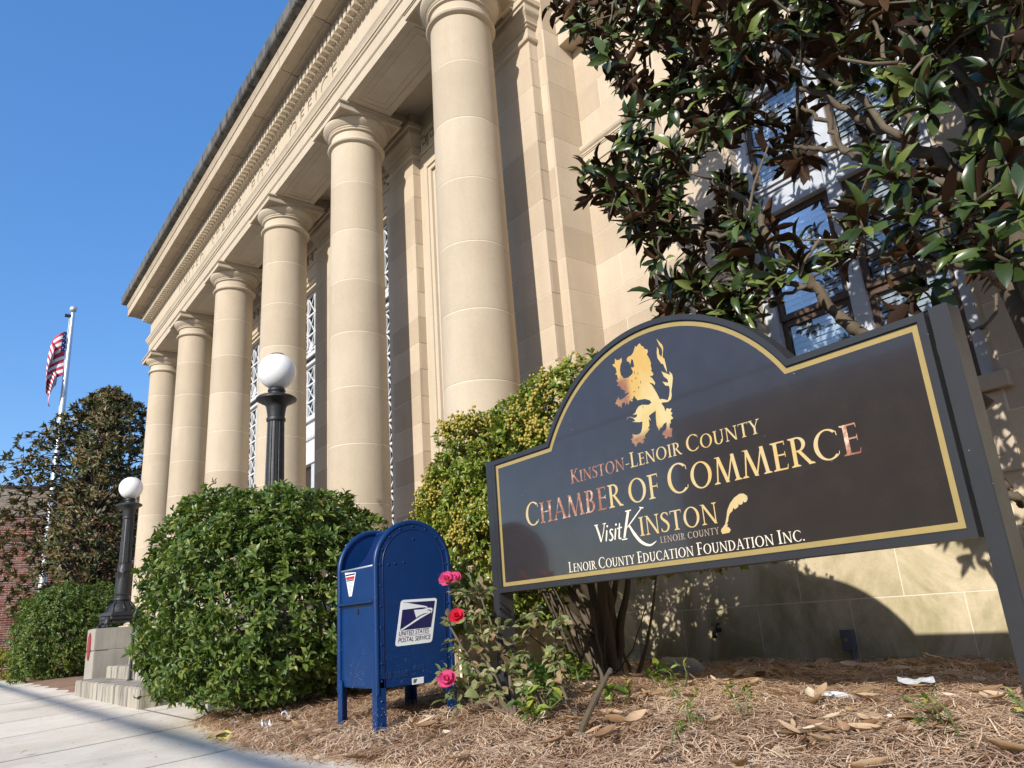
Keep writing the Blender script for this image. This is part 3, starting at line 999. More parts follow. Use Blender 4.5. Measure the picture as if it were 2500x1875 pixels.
for sx in (0, 1):
    xa, xb = (WX0 + .242, xm - .102) if sx == 0 else (xm + .102, WX1 - .242)
    for (z0, z1) in ((WZ0 + .06, 4.70), (4.70, 6.28), (6.74, WZ1 - .2)):
        sash = bpy.data.objects.new('sash', None); link(sash, win, ((xa + xb) / 2, YF, z0))
        e = .085
        yo = YF - (.02 if z0 < 4 else .06)
        for lo_, hi_ in (((xa, z0), (xa + e, z1)), ((xb - e, z0), (xb, z1)), ((xa + e, z0), (xb - e, z0 + e)), ((xa + e, z1 - e), (xb - e, z1))):
            box_part('rail', (lo_[0], yo, lo_[1]), (hi_[0], yo + .08, hi_[1]), M_brownw, sash)
        MB().add([(xa + e, yo + .03, z0 + e), (xb - e, yo + .03, z0 + e), (xb - e, yo + .03, z1 - e), (xa + e, yo + .03, z1 - e)], [(0, 1, 2, 3)]).build('pane', M_pane, sash)
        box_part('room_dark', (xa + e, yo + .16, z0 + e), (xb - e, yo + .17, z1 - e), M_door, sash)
        n_ = int((z1 - z0 - .2) / .085)
        bl = MB()
        for k in range(n_):
            zz = z0 + .12 + k * .085
            bl.add([(xa + e + .01, yo + .06, zz), (xb - e - .01, yo + .06, zz), (xb - e - .01, yo + .085, zz + .078), (xa + e + .01, yo + .085, zz + .078)], [(0, 1, 2, 3)])
        for k in range(n_):
            pass
        bl.build('blind', M_blind, sash)
        for q in (.3, .7):
            xx = xa + e + (xb - xa - 2 * e) * q
            box_part('blind_tape', (xx - .012, yo + .050, z0 + e), (xx + .012, yo + .054, z1 - e), M_blind, sash)
# spandrel under the window
box_part('apron', (WX0 + .3, YW - .03, 2.10), (WX1 - .02, YW + .01, 2.95), M_trim, win)
box_part('apron_panel', (WX0 + .5, YW - .045, 2.28), (WX1 - .14, YW - .028, 2.80), M_trim, win)

# --- entrance steps
steps = thing('entrance_steps', (-18.6, 3.8, -.07), 'stone entrance steps with dark streaks climbing to the columned porch', 'steps')
def step(x0, x1, y0, y1, z0, z1, cuts=()):
    xs_ = sorted([x0] + [c for c in cuts if x0 < c < x1] + [x1])
    for a, b_ in zip(xs_[:-1], xs_[1:]):
        o = box_part('step_stone', ks(a + .006, y0, z0), ks(b_ - .006, y1, z1), M_step, steps, bevel=.02)


step(-25.15, -17.15, 3.58, 5.6, -.40, .195, (-22.4, -19.8))
step(-25.0, -17.25, 4.30, 5.0, .0, .50, (-21.0,))
step(-25.0, -17.25, 4.85, 5.3, .3, .79, (-22.6, -19.0))
step(-25.0, -17.25, 5.2, 5.8, .5, 1.08, (-20.5,))
step(-25.0, -17.25, 5.5, 6.2, .8, 1.36, (-21.6,))
for (px, lab, visible) in ((-26.3, 'grey stone pedestal with a red oval plaque left of the steps', True), (-13.55, 'grey stone pedestal hidden behind the big hedge right of the steps', False)):
    pd = thing('pedestal', ks(px, 4.7, -.2), lab, 'pedestal', None)
    hw = .69
    for (z0, z1) in ((-.2, .92), (.932, 1.545)):
        box_part('stone', ks(px - hw, 4.045, z0), ks(px + hw, 5.5, z1), M_conc, pd, bevel=.015)
    if visible:
        kq = lambda u, v, d: ks(u, d, v)
        q = MB()
        pr = [(px - .17 + .255 * math.cos(t), 1.055 + .39 * math.sin(t)) for t in np.linspace(0, 2 * math.pi, 40, endpoint=False)]
        q.prism(pr, kq, 4.02, 4.044)
        o = q.build('plaque', M_red, pd); o['label'] = 'red oval plaque'
        rr = MB()
        for k in range(26):
            t = 2 * math.pi * k / 26
            rr.box(ks(px - .17 + .205 * math.cos(t) - .018, 4.012, 1.055 + .315 * math.sin(t) - .022), ks(px - .17 + .205 * math.cos(t) + .018, 4.02, 1.055 + .315 * math.sin(t) + .022))
        rr.prism([(px - .17 + .11 * math.cos(t), 1.055 + .18 * math.sin(t)) for t in np.linspace(0, 2 * math.pi, 14, endpoint=False)], kq, 4.012, 4.02)
        rr.build('plaque_relief', M_red, pd)

rail = thing('handrail', ks(-21.33, 4.2, .195), 'dark metal pipe handrail rising from the lowest step', 'handrail')
rb = MB()
rb.tube([ks(*p) for p in [(-21.33, 4.2, .19), (-21.33, 4.2, 1.70), (-21.33, 4.24, 1.83), (-21.33, 4.34, 1.91), (-21.4, 4.7, 2.1), (-21.5, 6.0, 2.75), (-21.5, 6.4, 2.95)]], .032, 10)
rb.build('top_rail', M_iron, rail, smooth=50)
MB().tube([ks(-21.34, 4.22, .95), ks(-21.5, 6.2, 1.95)], .024, 8).build('mid_rail', M_iron, rail, smooth=50)
f0 = ks(-21.33, 4.2, .195)
MB().lathe([(.0, f0[2] + .03), (.05, f0[2] + .03), (.07, f0[2] + .005), (.072, f0[2])], 12, c=(f0[0], f0[1])).build('foot_flange', M_iron, rail)


# =================================================================== LAMPS
def make_lamp(x, y, z, label):
    t = thing('street_lamp', (x, y, z), label, 'lamp', 'globe lamps on the pedestals')
    t.scale = (KS, KS, KS)
    def P(prof, name, n=32, sm=40, flute=None, mat=M_iron):
        return MB().lathe([(r, z + h) for r, h in prof], n, c=(x, y), flute=flute).build(name, mat, t, at=(x, y, z), smooth=sm)
    # stepped square base on claw feet
    q = MB()
    for (r, h0, h1) in ((.50, .16, .24), (.56, .24, .34), (.60, .34, .40), (.54, .40, .44)):
        pts = [(r * math.cos(math.pi / 4 + k * math.pi / 2 + d), r * math.sin(math.pi / 4 + k * math.pi / 2 + d)) for k in range(4) for d in (-.22, .22)]
        q.prism([(u * 1.1, v * 1.1) for u, v in pts], lambda u, v, d: (x + u, y + v, z + d), h0, h1)
    q.build('base', M_iron, t, at=(x, y, z))
    for k in range(4):
        a = math.pi / 4 + k * math.pi / 2
        f = MB()
        d = np.array([math.cos(a), math.sin(a), 0]); s_ = np.array([-math.sin(a), math.cos(a), 0])
        c0 = np.array([x, y, z])
        f.tube([c0 + d * .46 + (0, 0, .30), c0 + d * .58 + (0, 0, .25), c0 + d * .60 + (0, 0, .14), c0 + d * .66 + (0, 0, .07)], [.09, .10, .085, .07], 8)
        for w_ in (-.07, 0, .07):
            f.sphere(c0 + d * (.70 - abs(w_) * .4) + s_ * w_ + (0, 0, .045), (.055, .055, .045), 8, 6)
        f.build('claw_foot', M_iron, t, at=(x, y, z), smooth=True)
    # scroll reliefs on the base sides
    sc = MB()
    for k in range(4):
        a = k * math.pi / 2
        d = np.array([math.cos(a), math.sin(a), 0]); s_ = np.array([-math.sin(a), math.cos(a), 0])
        c0 = np.array([x, y, z + .30])
        for sg in (-1, 1):
            pts = [c0 + d * .47 + s_ * sg * (.06 + .02 * q_ + .05 * math.cos(q_ * .9)) + np.array([0, 0, .05 * math.sin(q_ * .9)]) for q_ in range(9)]
            sc.tube(pts, .016, 5)
    sc.build('scroll', M_iron, t, at=(x, y, z), smooth=True)
    P([(.44, .44), (.42, .47), (.40, .50), (.37, .57), (.31, .66), (.25, .73), (.21, .76), (.20, .78), (.235, .80), (.24, .84), (.22, .87), (.20, .88), (.20, .92)], 'dome', 36, 45)
    leafs = MB()
    for k in range(8):
        a = 2 * math.pi * k / 8
        pts = [np.array([x + r * math.cos(a + s2), y + r * math.sin(a + s2), z + h]) for r, h, s2 in ((.43, .46, .10), (.395, .56, .02), (.33, .66, -.06), (.25, .75, 0))]
        leafs.tube(pts, [.02, .022, .018, .012], 5)
    leafs.build('acanthus_relief', M_iron, t, at=(x, y, z), smooth=True)
    P([(.20, .92), (.222, .95), (.225, 1.0), (.222, 1.40), (.214, 1.60)], 'lower_shaft', 40, 40)
    pet = MB()
    for (h, r, n_, ou) in ((1.60, .212, 8, .045), (1.88, .178, 8, .02)):
        for k in range(n_):
            a = 2 * math.pi * k / n_
            d = np.array([math.cos(a), math.sin(a), 0]); s_ = np.array([-math.sin(a), math.cos(a), 0])
            c0 = np.array([x, y, z + h])
            wv = .075
            V = [c0 + d * r - s_ * wv * .6 + (0, 0, -.35), c0 + d * (r + .012) + (0, 0, -.35), c0 + d * r + s_ * wv * .6 + (0, 0, -.35),
                 c0 + d * (r - .004) - s_ * wv, c0 + d * (r + .018), c0 + d * (r - .004) + s_ * wv,
                 c0 + d * (r + ou) - s_ * wv * .5 + (0, 0, .03), c0 + d * (r + ou + .012) + (0, 0, .045), c0 + d * (r + ou) + s_ * wv * .5 + (0, 0, .03)]
            pet.add(V, [(0, 1, 4, 3), (1, 2, 5, 4), (3, 4, 7, 6), (4, 5, 8, 7)])
    pet.build('leaf_collar', M_iron, t, at=(x, y, z), smooth=True)
    P([(.205, 1.60), (.195, 1.66), (.190, 1.86), (.178, 1.88)], 'band', 40, 40)
    P([(.176, 1.87), (.174, 1.90), (.155, 3.22), (.150, 3.25)], 'fluted_shaft', 96, 28, flute=(1, 2, 6, .10))
    P([(.150, 3.25), (.172, 3.27), (.178, 3.30), (.172, 3.33), (.155, 3.34), (.160, 3.38), (.176, 3.50), (.185, 3.54), (.19, 3.56), (.22, 3.60), (.30, 3.64), (.37, 3.68), (.372, 3.71), (.34, 3.74), (.20, 3.77), (.15, 3.78), (.145, 3.82), (.15, 3.84), (.165, 3.86), (.16, 3.89), (.14, 3.92)], 'cap', 40, 35)
    MB().sphere((x, y, z + 4.255), .352, 40, 24).build('globe', M_globe, t, at=(x, y, z + 4.255), smooth=True)
    P([(.15, 4.565), (.13, 4.60), (.05, 4.625), (0, 4.63)], 'globe_cap', 24, 40)
    return t


make_lamp(*ks(-26.35, 4.80, 1.548), 'white globe lamp on black fluted post, farther one above the red plaque')
make_lamp(*ks(-13.5, 4.84, 1.548), 'white globe lamp on black fluted post, nearer one rising behind the hedge')

# =================================================================== MAILBOX
mbx = thing('mailbox', (-7.5, 4.02, 0), 'blue metal street mailbox with white eagle decal', 'mailbox')
ZC, RA, YM = 1.605, .448, 4.02     # arch centre
def arch(r_, zb, n=22, yb=None):
    yb = r_ if yb is None else yb
    pts = [(YM - yb, zb)]
    for t in np.linspace(math.pi, 0, n):
        pts.append((YM + r_ * math.cos(t), ZC + r_ * math.sin(t)))
    pts.append((YM + yb, zb))
    return pts


for (x0, x1) in ((-7.085, -7.055), (-7.945, -7.915)):
    side = MB().prism(arch(RA - .03, .44), lambda u, v, d: (d, u, v), x0, x1)
    so = side.build('side_panel', M_blue, mbx, at=(-7.5, 4.02, 0))
    xo = x1 if x0 > -7.5 else x0
    sg = 1 if x0 > -7.5 else -1
    # rolled rim
    rim = MB()
    rim.tube([(xo - sg * .02, u, v) for u, v in arch(RA - .018, .38)], .032, 8)
    rim.build('rim', M_blue, mbx, at=(-7.5, 4.02, 0), smooth=50)
    inner = MB()
    inner.tube([(xo + sg * .0, u, v) for u, v in arch(RA - .088, .45)], .006, 6)
    inner.build('panel_seam', M_bluein, mbx, at=(-7.5, 4.02, 0), smooth=True)
    rv = MB()
    pp = [(YM - .39, z) for z in (.5, .66, .84, 1.0, 1.2, 1.4)] + [(YM + .39, z) for z in (.5, .66, .84, 1.0, 1.2, 1.4)] + [(YM + .392 * math.cos(t), ZC + .392 * math.sin(t)) for t in np.linspace(math.pi, 0, 9)]
    pp += [(YM - .12, ZC + .02), (YM - .30, ZC - .0), (YM, ZC + .26), (YM - .22, ZC + .01), (YM + .3, ZC - .12)]
    for (u, v) in pp:
        rv.sphere((xo + sg * .004, u, v), (.008, .012, .012), 8, 6)
    rvo = rv.build('rivets', M_blue, mbx, at=(-7.5, 4.02, 0), smooth=True); rvo['kind'] = 'stuff'
# skin: back, top, front
XA_, XB_ = -7.915, -7.085
sk = MB()
pr = [(YM + .42, .44)] + [(YM + .42 * math.cos(t), ZC + .42 * math.sin(t)) for t in np.linspace(0, math.radians(88), 14)]
V = [(XA_, u, v) for u, v in pr] + [(XB_, u, v) for u, v in pr]
n_ = len(pr)
sk.add(V, [(i, i + 1, n_ + i + 1, n_ + i) for i in range(n_ - 1)])
sk.build('hood', M_blue, mbx, at=(-7.5, 4.02, 0), smooth=40, fix=False)
hd = MB()      # thickness lip of the hood
a88 = math.radians(88)
hd.box((XA_, YM + .42 * math.cos(a88) - .012, ZC + .42 - .03), (XB_, YM + .42 * math.cos(a88) + .01, ZC + .425))
hd.build('hood_lip', M_blue, mbx, at=(-7.5, 4.02, 0))
MB().box((XA_, 3.598, .44), (XB_, 3.625, 1.235)).build('front_panel', M_blue, mbx, at=(-7.5, 4.02, 0))
MB().box((XA_ + .01, 3.588, 1.222), (XB_ - .01, 3.60, 1.243)).build('slot', M_ink, mbx, at=(-7.5, 4.02, 0))
MB().box((XA_, 3.592, 1.268), (XB_, 3.62, 1.60)).build('pull_door', M_blue, mbx, at=(-7.5, 4.02, 0))
MB().box((XA_ + .01, 3.555, 1.245), (XB_ - .005, 3.60, 1.268)).build('door_handle', M_blue, mbx, at=(-7.5, 4.02, 0))
lip = MB()
lip.tube([(XA_, 3.60, 1.608), (XB_, 3.60, 1.608)], .010, 8)
lip.build('door_lip', M_pole, mbx, at=(-7.5, 4.02, 0), smooth=True)
ch = MB()
cp = [(3.612, 1.60), (3.70, 1.615), (3.80, 1.66), (3.90, 1.76), (3.97, 1.88), (4.02, 1.99)]
V = [(XA_, u, v) for u, v in cp] + [(XB_, u, v) for u, v in cp]
ch.add(V, [(i, i + 1, 6 + i + 1, 6 + i) for i in range(5)])
ch.build('chute', M_bluein, mbx, at=(-7.5, 4.02, 0), smooth=True)
MB().box((XA_, 3.61, .43), (XB_, 4.43, .45)).build('floor_panel', M_blue, mbx, at=(-7.5, 4.02, 0))
lk = MB().prism([(-7.497 + .02 * math.cos(t), 1.172 + .03 * math.sin(t)) for t in np.linspace(0, 6.28, 12, endpoint=False)], lambda u, v, d: (u, d, v), 3.588, 3.6)
lk.build('lock', M_iron, mbx, at=(-7.5, 4.02, 0))
for (xx, sg) in ((-7.055, 1), (-7.945, -1)):
    for yy, sy in ((3.575, 1), (4.465, -1)):
        lg = MB()
        zb = -.08 if sy > 0 else .02
        lg.box((min(xx, xx - sg * .012), min(yy, yy + sy * .10), zb), (max(xx, xx - sg * .012), max(yy, yy + sy * .10), .52))
        lg.box((min(xx - sg * .012, xx - sg * .10), min(yy, yy + sy * .012), zb), (max(xx - sg * .012, xx - sg * .10), max(yy, yy + sy * .012), .50))
        for zz in (.12, .2, .32):
            lg.sphere((xx + sg * .004, yy + sy * .05, zz), (.006, .012, .012), 8, 6)
        lg.build('leg', M_blue, mbx, at=(-7.5, 4.02, 0))
# decals on the side panel (X = -7.055)
XD = -7.0535
def rounded(c4, r_=.02, n=5):
    out = []
    for i in range(4):
        p0, p1, p2 = (np.array(c4[(i + k) % 4], float) for k in (-1, 0, 1))
        d0 = (p0 - p1) / np.linalg.norm(p0 - p1); d1 = (p2 - p1) / np.linalg.norm(p2 - p1)
        A, B = p1 + d0 * r_, p1 + d1 * r_
        for t in np.linspace(0, 1, n):
            out.append(tuple((1 - t) ** 2 * A + 2 * t * (1 - t) * p1 + t * t * B))
    return out


fx = lambda u, v, d: (XD + d, u, v)
dc = MB()
dc.prism(rounded([(3.86, 1.25), (4.287, 1.255), (4.205, .82), (3.78, .808)], .035), fx, .0, .002)
# eagle field: parallelogram, wing and head in white on top
B0, B1, B2, B3 = np.array([3.884, 1.225]), np.array([4.256, 1.227]), np.array([4.196, .968]), np.array([3.838, .958])
def E(u, v): return tuple(B3 + (B2 - B3) * u + (B0 - B3) * v + ((B1 - B0) - (B2 - B3)) * u * v)


dc.prism([E(*p) for p in ((0, 0), (1, 0), (1, 1), (0, 1))], fx, .0035, .0045, 1)
wing_ = [(-.02, .985), (.10, .985), (.30, .93), (.55, .865), (.72, .82), (.80, .765), (.78, .74), (.70, .77), (.55, .775), (.30, .755), (-.02, .735)]
dc.prism([E(*p) for p in wing_], fx, .0055, .0065, 0)
head = [(.36, .70), (.62, .705), (.80, .74), (.90, .74), (.955, .70), (.965, .62), (.935, .52), (.92, .58), (.90, .545), (.60, .36), (.30, .15), (.08, .0), (-.01, .0), (.02, .03), (.30, .22), (.47, .36), (.62, .46), (.80, .535), (.86, .56), (.70, .54), (.55, .47), (.465, .405)]
dc.prism([E(*p) for p in head], fx, .0075, .0085, 0)
beak = [(.76, .665), (.84, .675), (.90, .66), (.925, .61), (.915, .585), (.88, .635), (.83, .645)]
dc.prism([E(*p) for p in beak], fx, .0095, .0105, 1)
for text, (y0, z0, y1, z1, hgt) in (('UNITED STATES', (3.822, .905, 4.165, .918, .043)), ('POSTAL SERVICE', (3.814, .842, 4.182, .853, .043))):
    V_, F_ = bfont_mesh(text, 1.02, 0.0)
    pts = []
    for u, v in V_:
        yy = y0 + (y1 - y0) * u; zz = z0 + (z1 - z0) * u + v * hgt
        pts.append((XD + .004, yy + v * hgt * .24, zz))
    dc.add(pts, F_, 2)
dc.add([(XD + .004, 3.818, .8935), (XD + .004, 4.176, .9065), (XD + .004, 4.176, .9095), (XD + .004, 3.818, .8965)], [(0, 1, 2, 3)], 3)
dc.build('decal', [M_decalw, M_decaln, M_ink, M_prred], mbx, at=(-7.5, 4.02, 0), fix=True)
em = MB()
for text, (y0, z0, y1, hgt) in (('10 2000', (3.665, .520, 3.905, .060)), ('USPS', (3.975, .572, 4.095, .045))):
    V_, F_ = bfont_mesh(text, 1.15)
    n_ = len(V_)
    em.add([(XD + .008, y0 + (y1 - y0) * u, z0 + v * hgt) for u, v in V_], F_)
em.build('embossed_number', plain('lighter_blue', (.02, .05, .13), .4), mbx, at=(-7.5, 4.02, 0), fix=False)  # flat figures in a lighter blue than the panel
st = MB().prism([(3.961, .496), (4.094, .500), (4.092, .440), (3.961, .436)], fx, .0, .002)
st.prism([(3.975, .485), (4.02, .487), (4.0, .45), (3.975, .45)], fx, .0028, .0034, 1)
st.build('sticker', [M_decalw, M_box], mbx, at=(-7.5, 4.02, 0))
fy = lambda u, v, d: (u, 3.590 - d, v)
lb = MB()
lb.prism([(-7.79, 1.588), (-7.52, 1.572), (-7.625, 1.335), (-7.69, 1.335)], fy, 0, .002)
def tri(v0, v1):   # slice of the tapered label between two heights
    f = lambda v: (-7.79 + (1.58 - v) / .245 * .10 + .012, -7.52 - (1.58 - v) / .245 * .105 - .012)
    a, b_ = f(v0), f(v1)
    return [(a[0], v0), (a[1], v0), (b_[1], v1), (b_[0], v1)]


lb.prism(tri(1.565, 1.55), fy, .003, .004, 1)
lb.prism(tri(1.538, 1.508), fy, .003, .004, 2)
lb.prism(tri(1.503, 1.492), fy, .003, .004, 1)
for k in range(9):
    v = 1.48 - k * .014
    q = tri(v, v - .004)
    q = [(q[0][0] + .012, q[0][1]), (q[1][0] - .012, q[1][1]), (q[2][0] - .012, q[2][1]), (q[3][0] + .012, q[3][1])]
    lb.prism(q, fy, .003, .0035, 3)
lb.build('warning_label', [M_decalw, M_decaln, M_prred, M_box], mbx, at=(-7.5, 4.02, 0))

# =================================================================== SIGN
YS = 4.7
sgn = thing('sign', (-4.2, 4.76, .15), 'black arched chamber of commerce sign with gold lettering', 'sign')
SX0, SX1, SZ0, SZ1 = -6.486, -1.875, 1.256, 2.612
ACX, ACZ, AR = -4.190, 1.746, 1.6145
def outline(off, n=40):
    """panel outline moved inwards by off"""
    r_ = AR - off
    zs = SZ1 - off
    h = math.sqrt(max(r_ * r_ - (zs - ACZ) ** 2, 0))
    t0 = math.atan2(zs - ACZ, h)
    pts = [(SX0 + off, SZ0 + off), (SX1 - off, SZ0 + off), (SX1 - off, zs)]
    for t in np.linspace(t0, math.pi - t0, n):
        pts.append((ACX + r_ * math.cos(t), ACZ + r_ * math.sin(t)))
    pts.append((SX0 + off, zs))
    return pts


fs = lambda u, v, d: (u, YS + d, v)
AT = (-4.2, 4.76, .15)
MB().prism(outline(.045), fs, .006, .15).build('panel', M_signblk, sgn, at=AT)
def ring(o0, o1, d0, d1, name, mat):
    A, B = outline(o0), outline(o1)
    n = len(A)
    V = [fs(*p, d0) for p in A] + [fs(*p, d0) for p in B] + [fs(*p, d1) for p in A] + [fs(*p, d1) for p in B]
    F = []
    for i in range(n):
        j = (i + 1) % n
        F += [(i, j, n + j, n + i), (2 * n + i, 3 * n + i, 3 * n + j, 2 * n + j), (i, 2 * n + i, 2 * n + j, j), (n + i, n + j, 3 * n + j, 3 * n + i)]
    return MB().add(V, F).build(name, mat, sgn, at=AT)


ring(-.005, .042, -.012, .165, 'frame', M_frame)
ring(.0415, .052, .0, .02, 'frame_groove', M_ink)
ring(.052, .090, .0045, .007, 'border_line', M_line)
for (x0, x1, z0) in ((-6.62, -6.505, .0), (-1.847, -1.733, .0)):
    o = box_part('post', (x0, 4.70, z0), (x1, 4.878, 2.636), M_frame, sgn, bevel=.006)
for xx in (-6.505, -1.885):
    for zz in (1.5, 2.35):
        box_part('bracket', (xx, 4.76, zz), (xx + .04, 4.82, zz + .06), M_frame, sgn)

# ---- lettering: roman capitals drawn as strokes
def par(x0, y0, x1, y1, w0, w1=None):
    w1 = w0 if w1 is None else w1
    return [(x0 - w0 / 2, y0), (x0 + w0 / 2, y0), (x1 + w1 / 2, y1), (x1 - w1 / 2, y1)]


def hbar(x0, x1, y, t): return [(x0, y), (x1, y), (x1, y + t), (x0, y + t)]


def serif(x, y, w, up):
    d = 1 if up else -1        # up: foot serif (flares upward)
    return [(x - w / 2, y), (x + w / 2, y), (x + w / 2, y + d * .028), (x + w * .20, y + d * .075), (x - w * .20, y + d * .075), (x - w / 2, y + d * .028)]


def ringp(cx, cy, rx, ry, a0, a1, wt, wn, n=26):
    A, B = [], []
    for t in np.linspace(math.radians(a0), math.radians(a1), n):
        A.append((cx + rx * math.cos(t), cy + ry * math.sin(t)))
        B.append((cx + (rx - wt) * math.cos(t), cy + (ry - wn) * math.sin(t)))
    return A + B[::-1]


def spine(pts, ws):
    """variable-width ribbon through points"""
    P = np.array(pts, float)
    k = len(P)
    tt = np.linspace(0, k - 1, (k - 1) * 6 + 1)
    Q = []
    for t in tt:
        i = min(int(t), k - 2); f = t - i
        p0, p1, p2, p3 = P[max(i - 1, 0)], P[i], P[i + 1], P[min(i + 2, k - 1)]
        Q.append(.5 * ((2 * p1) + (-p0 + p2) * f + (2 * p0 - 5 * p1 + 4 * p2 - p3) * f * f + (-p0 + 3 * p1 - 3 * p2 + p3) * f ** 3))
    Q = np.array(Q); T = np.gradient(Q, axis=0); T /= np.linalg.norm(T, axis=1)[:, None] + 1e-9
    Nn = np.stack([-T[:, 1], T[:, 0]], 1)
    W = np.interp(tt, range(k), ws)[:, None] / 2
    return [tuple(q) for q in Q + Nn * W] + [tuple(q) for q in (Q - Nn * W)[::-1]]


TK, TN = .125, .052
def glyph(ch):
    """list of polygons on a cap height of 1, and the advance"""
    V = lambda x: [par(x, 0, x, 1, TK), serif(x, 0, .30, True), serif(x, 1, .30, False)]
    if ch == 'I': return V(.17), .34
    if ch == 'H': return V(.17) + V(.67) + [hbar(.2, .64, .49, TN)], .84
    if ch == 'E': return V(.17) + [hbar(.2, .50, 0, TN), hbar(.2, .47, .5, TN), hbar(.2, .49, 1 - TN, TN), par(.49, 0, .53, .17, .03, .02), par(.475, .43, .475, .63, .02), par(.48, 1, .49, .85, .03, .02)], .56
    if ch == 'F': return V(.17) + [hbar(.2, .46, .47, TN), hbar(.2, .50, 1 - TN, TN), par(.465, .40, .465, .60, .02), par(.49, 1, .50, .85, .03, .02)], .55
    if ch == 'L': return V(.17) + [hbar(.2, .52, 0, TN), par(.515, 0, .555, .19, .035, .02)], .57
    if ch == 'T': return [par(.34, 0, .34, 1, TK), serif(.34, 0, .30, True), hbar(.04, .64, 1 - TN, TN), par(.045, 1, .03, .83, .03, .02), par(.635, 1, .65, .83, .03, .02)], .68
    if ch == 'N': return [par(.14, 0, .14, .97, TN), par(.14, 1, .74, -.01, TK * 1.05), par(.74, 0, .74, 1, TN), serif(.14, 0, .24, True), serif(.74, 1, .24, False), hbar(.02, .15, .97, .03)], .88
    if ch == 'M': return [par(.10, 0, .22, 1, TN), par(.22, 1, .50, 0, TK), par(.50, 0, .78, 1, TN), par(.78, 1, .90, 0, TK), serif(.10, 0, .22, True), serif(.90, 0, .28, True), hbar(.10, .22, .97, .03)], 1.03
    if ch == 'A': return [par(.10, 0, .39, 1.02, TN), par(.39, 1.02, .68, 0, TK), hbar(.20, .58, .32, TN), serif(.10, 0, .24, True), serif(.68, 0, .28, True)], .78
    if ch == 'V': return [par(.08, 1, .36, -.02, TK), par(.36, -.02, .62, 1, TN), serif(.08, 1, .28, False), serif(.62, 1, .22, False)], .68
    if ch == 'Y': return [par(.10, 1, .35, .44, TK), par(.35, .44, .60, 1, TN), par(.35, 0, .35, .46, TK), serif(.10, 1, .27, False), serif(.60, 1, .22, False), serif(.35, 0, .30, True)], .68
    if ch == 'K': return V(.17) + [par(.24, .46, .60, 1, TN), par(.30, .56, .68, 0, TK), serif(.60, 1, .22, False), serif(.68, 0, .22, True)], .74
    if ch == 'R': return V(.17) + [ringp(.30, .745, .265, .255, -90, 90, .12, TN), hbar(.2, .31, .49, TN), hbar(.2, .31, 1 - TN, TN), par(.34, .50, .66, 0, TK), serif(.67, 0, .2, True)], .72
    if ch == 'B': return V(.17) + [ringp(.29, .76, .225, .24, -90, 90, .115, TN), ringp(.30, .27, .275, .27, -90, 90, .125, TN), hbar(.2, .30, 0, TN), hbar(.2, .30, .50, TN), hbar(.2, .30, 1 - TN, TN)], .64
    if ch == 'D': return V(.17) + [ringp(.32, .5, .46, .5, -90, 90, .13, TN), hbar(.2, .33, 0, TN), hbar(.2, .33, 1 - TN, TN)], .84
    if ch == 'O': return [ringp(.47, .5, .43, .52, 0, 180, .135, .05, 30), ringp(.47, .5, .43, .52, 180, 360, .135, .05, 30)], .94
    if ch == 'C': return [ringp(.47, .5, .43, .52, 48, 312, .135, .05, 40), par(.755, .885, .775, .74, .03, .02), par(.755, .115, .775, .22, .03, .02)], .82
    if ch == 'U': return [par(.16, .30, .16, 1, TK), par(.66, .28, .66, 1, TN), ringp(.387, .30, .29, .32, 180, 360, .125, .055), serif(.16, 1, .28, False), serif(.66, 1, .22, False)], .80
    if ch == 'S': return [spine([(.46, .82), (.40, .94), (.27, .985), (.13, .90), (.11, .75), (.24, .60), (.38, .47), (.46, .30), (.40, .10), (.24, .015), (.10, .06), (.05, .20)], [.02, .05, .055, .09, .115, .135, .135, .12, .09, .055, .05, .02]), par(.46, .98, .47, .80, .03, .02), par(.055, .02, .04, .22, .03, .02)], .54
    if ch == '-': return [hbar(.05, .38, .36, .06)], .42
    if ch == '.': return [ringp(.1, .07, .07, .07, 0, 360, .069, .069, 14)], .2
    if ch == ' ': return [], .30
    return [], .3


LAY = [0]


def letters(runs, x0, x1, zb, mb, track=.045, shear=0.0, thin=1.0, faded=()):
    """runs: (text, cap height); laid from x0 to x1 along baseline zb. faded: indices of letters drawn in peeled vinyl"""
    items, x = [], 0.0
    idx = 0
    for text, hgt in runs:
        for ch in text:
            P, adv = glyph(ch)
            items.append((P, x, hgt, idx))
            x += (adv + track) * hgt
            idx += 1
    x -= track * runs[-1][1]
    k = (x1 - x0) / x
    for P, ox, hgt, i in items:
        for q, poly_ in enumerate(P):
            d = -.0006 - .00035 * (q % 7)
            pts = [(x0 + (ox + u * hgt) * k + shear * v * hgt, zb + v * hgt) for u, v in poly_]
            mb.prism(pts, fs, .0058 + d, .0066 + d, 1 if i in faded else 0)


tx = MB()
letters([('K', .130), ('INSTON', .104), ('-', .10), ('L', .130), ('ENOIR', .104), (' ', .10), ('C', .13), ('OUNTY', .106)], -5.262, -3.155, 2.157, tx, faded=(0, 1, 2, 3, 4, 5, 6))
tx.build('lettering', [M_gold, M_copper], sgn, at=AT, fix=False)
tx = MB()
letters([('C', .225), ('HAMBER', .200), (' ', .16), ('OF', .200), (' ', .18), ('C', .235), ('OMMERCE', .203)], -5.988, -2.432, 1.857, tx, faded=(1, 2, 3, 4, 5, 18))
tx.build('lettering', [M_gold, M_copper], sgn, at=AT, fix=False)
tx = MB()
letters([('INSTON', .155)], -4.462, -3.640, 1.575, tx)
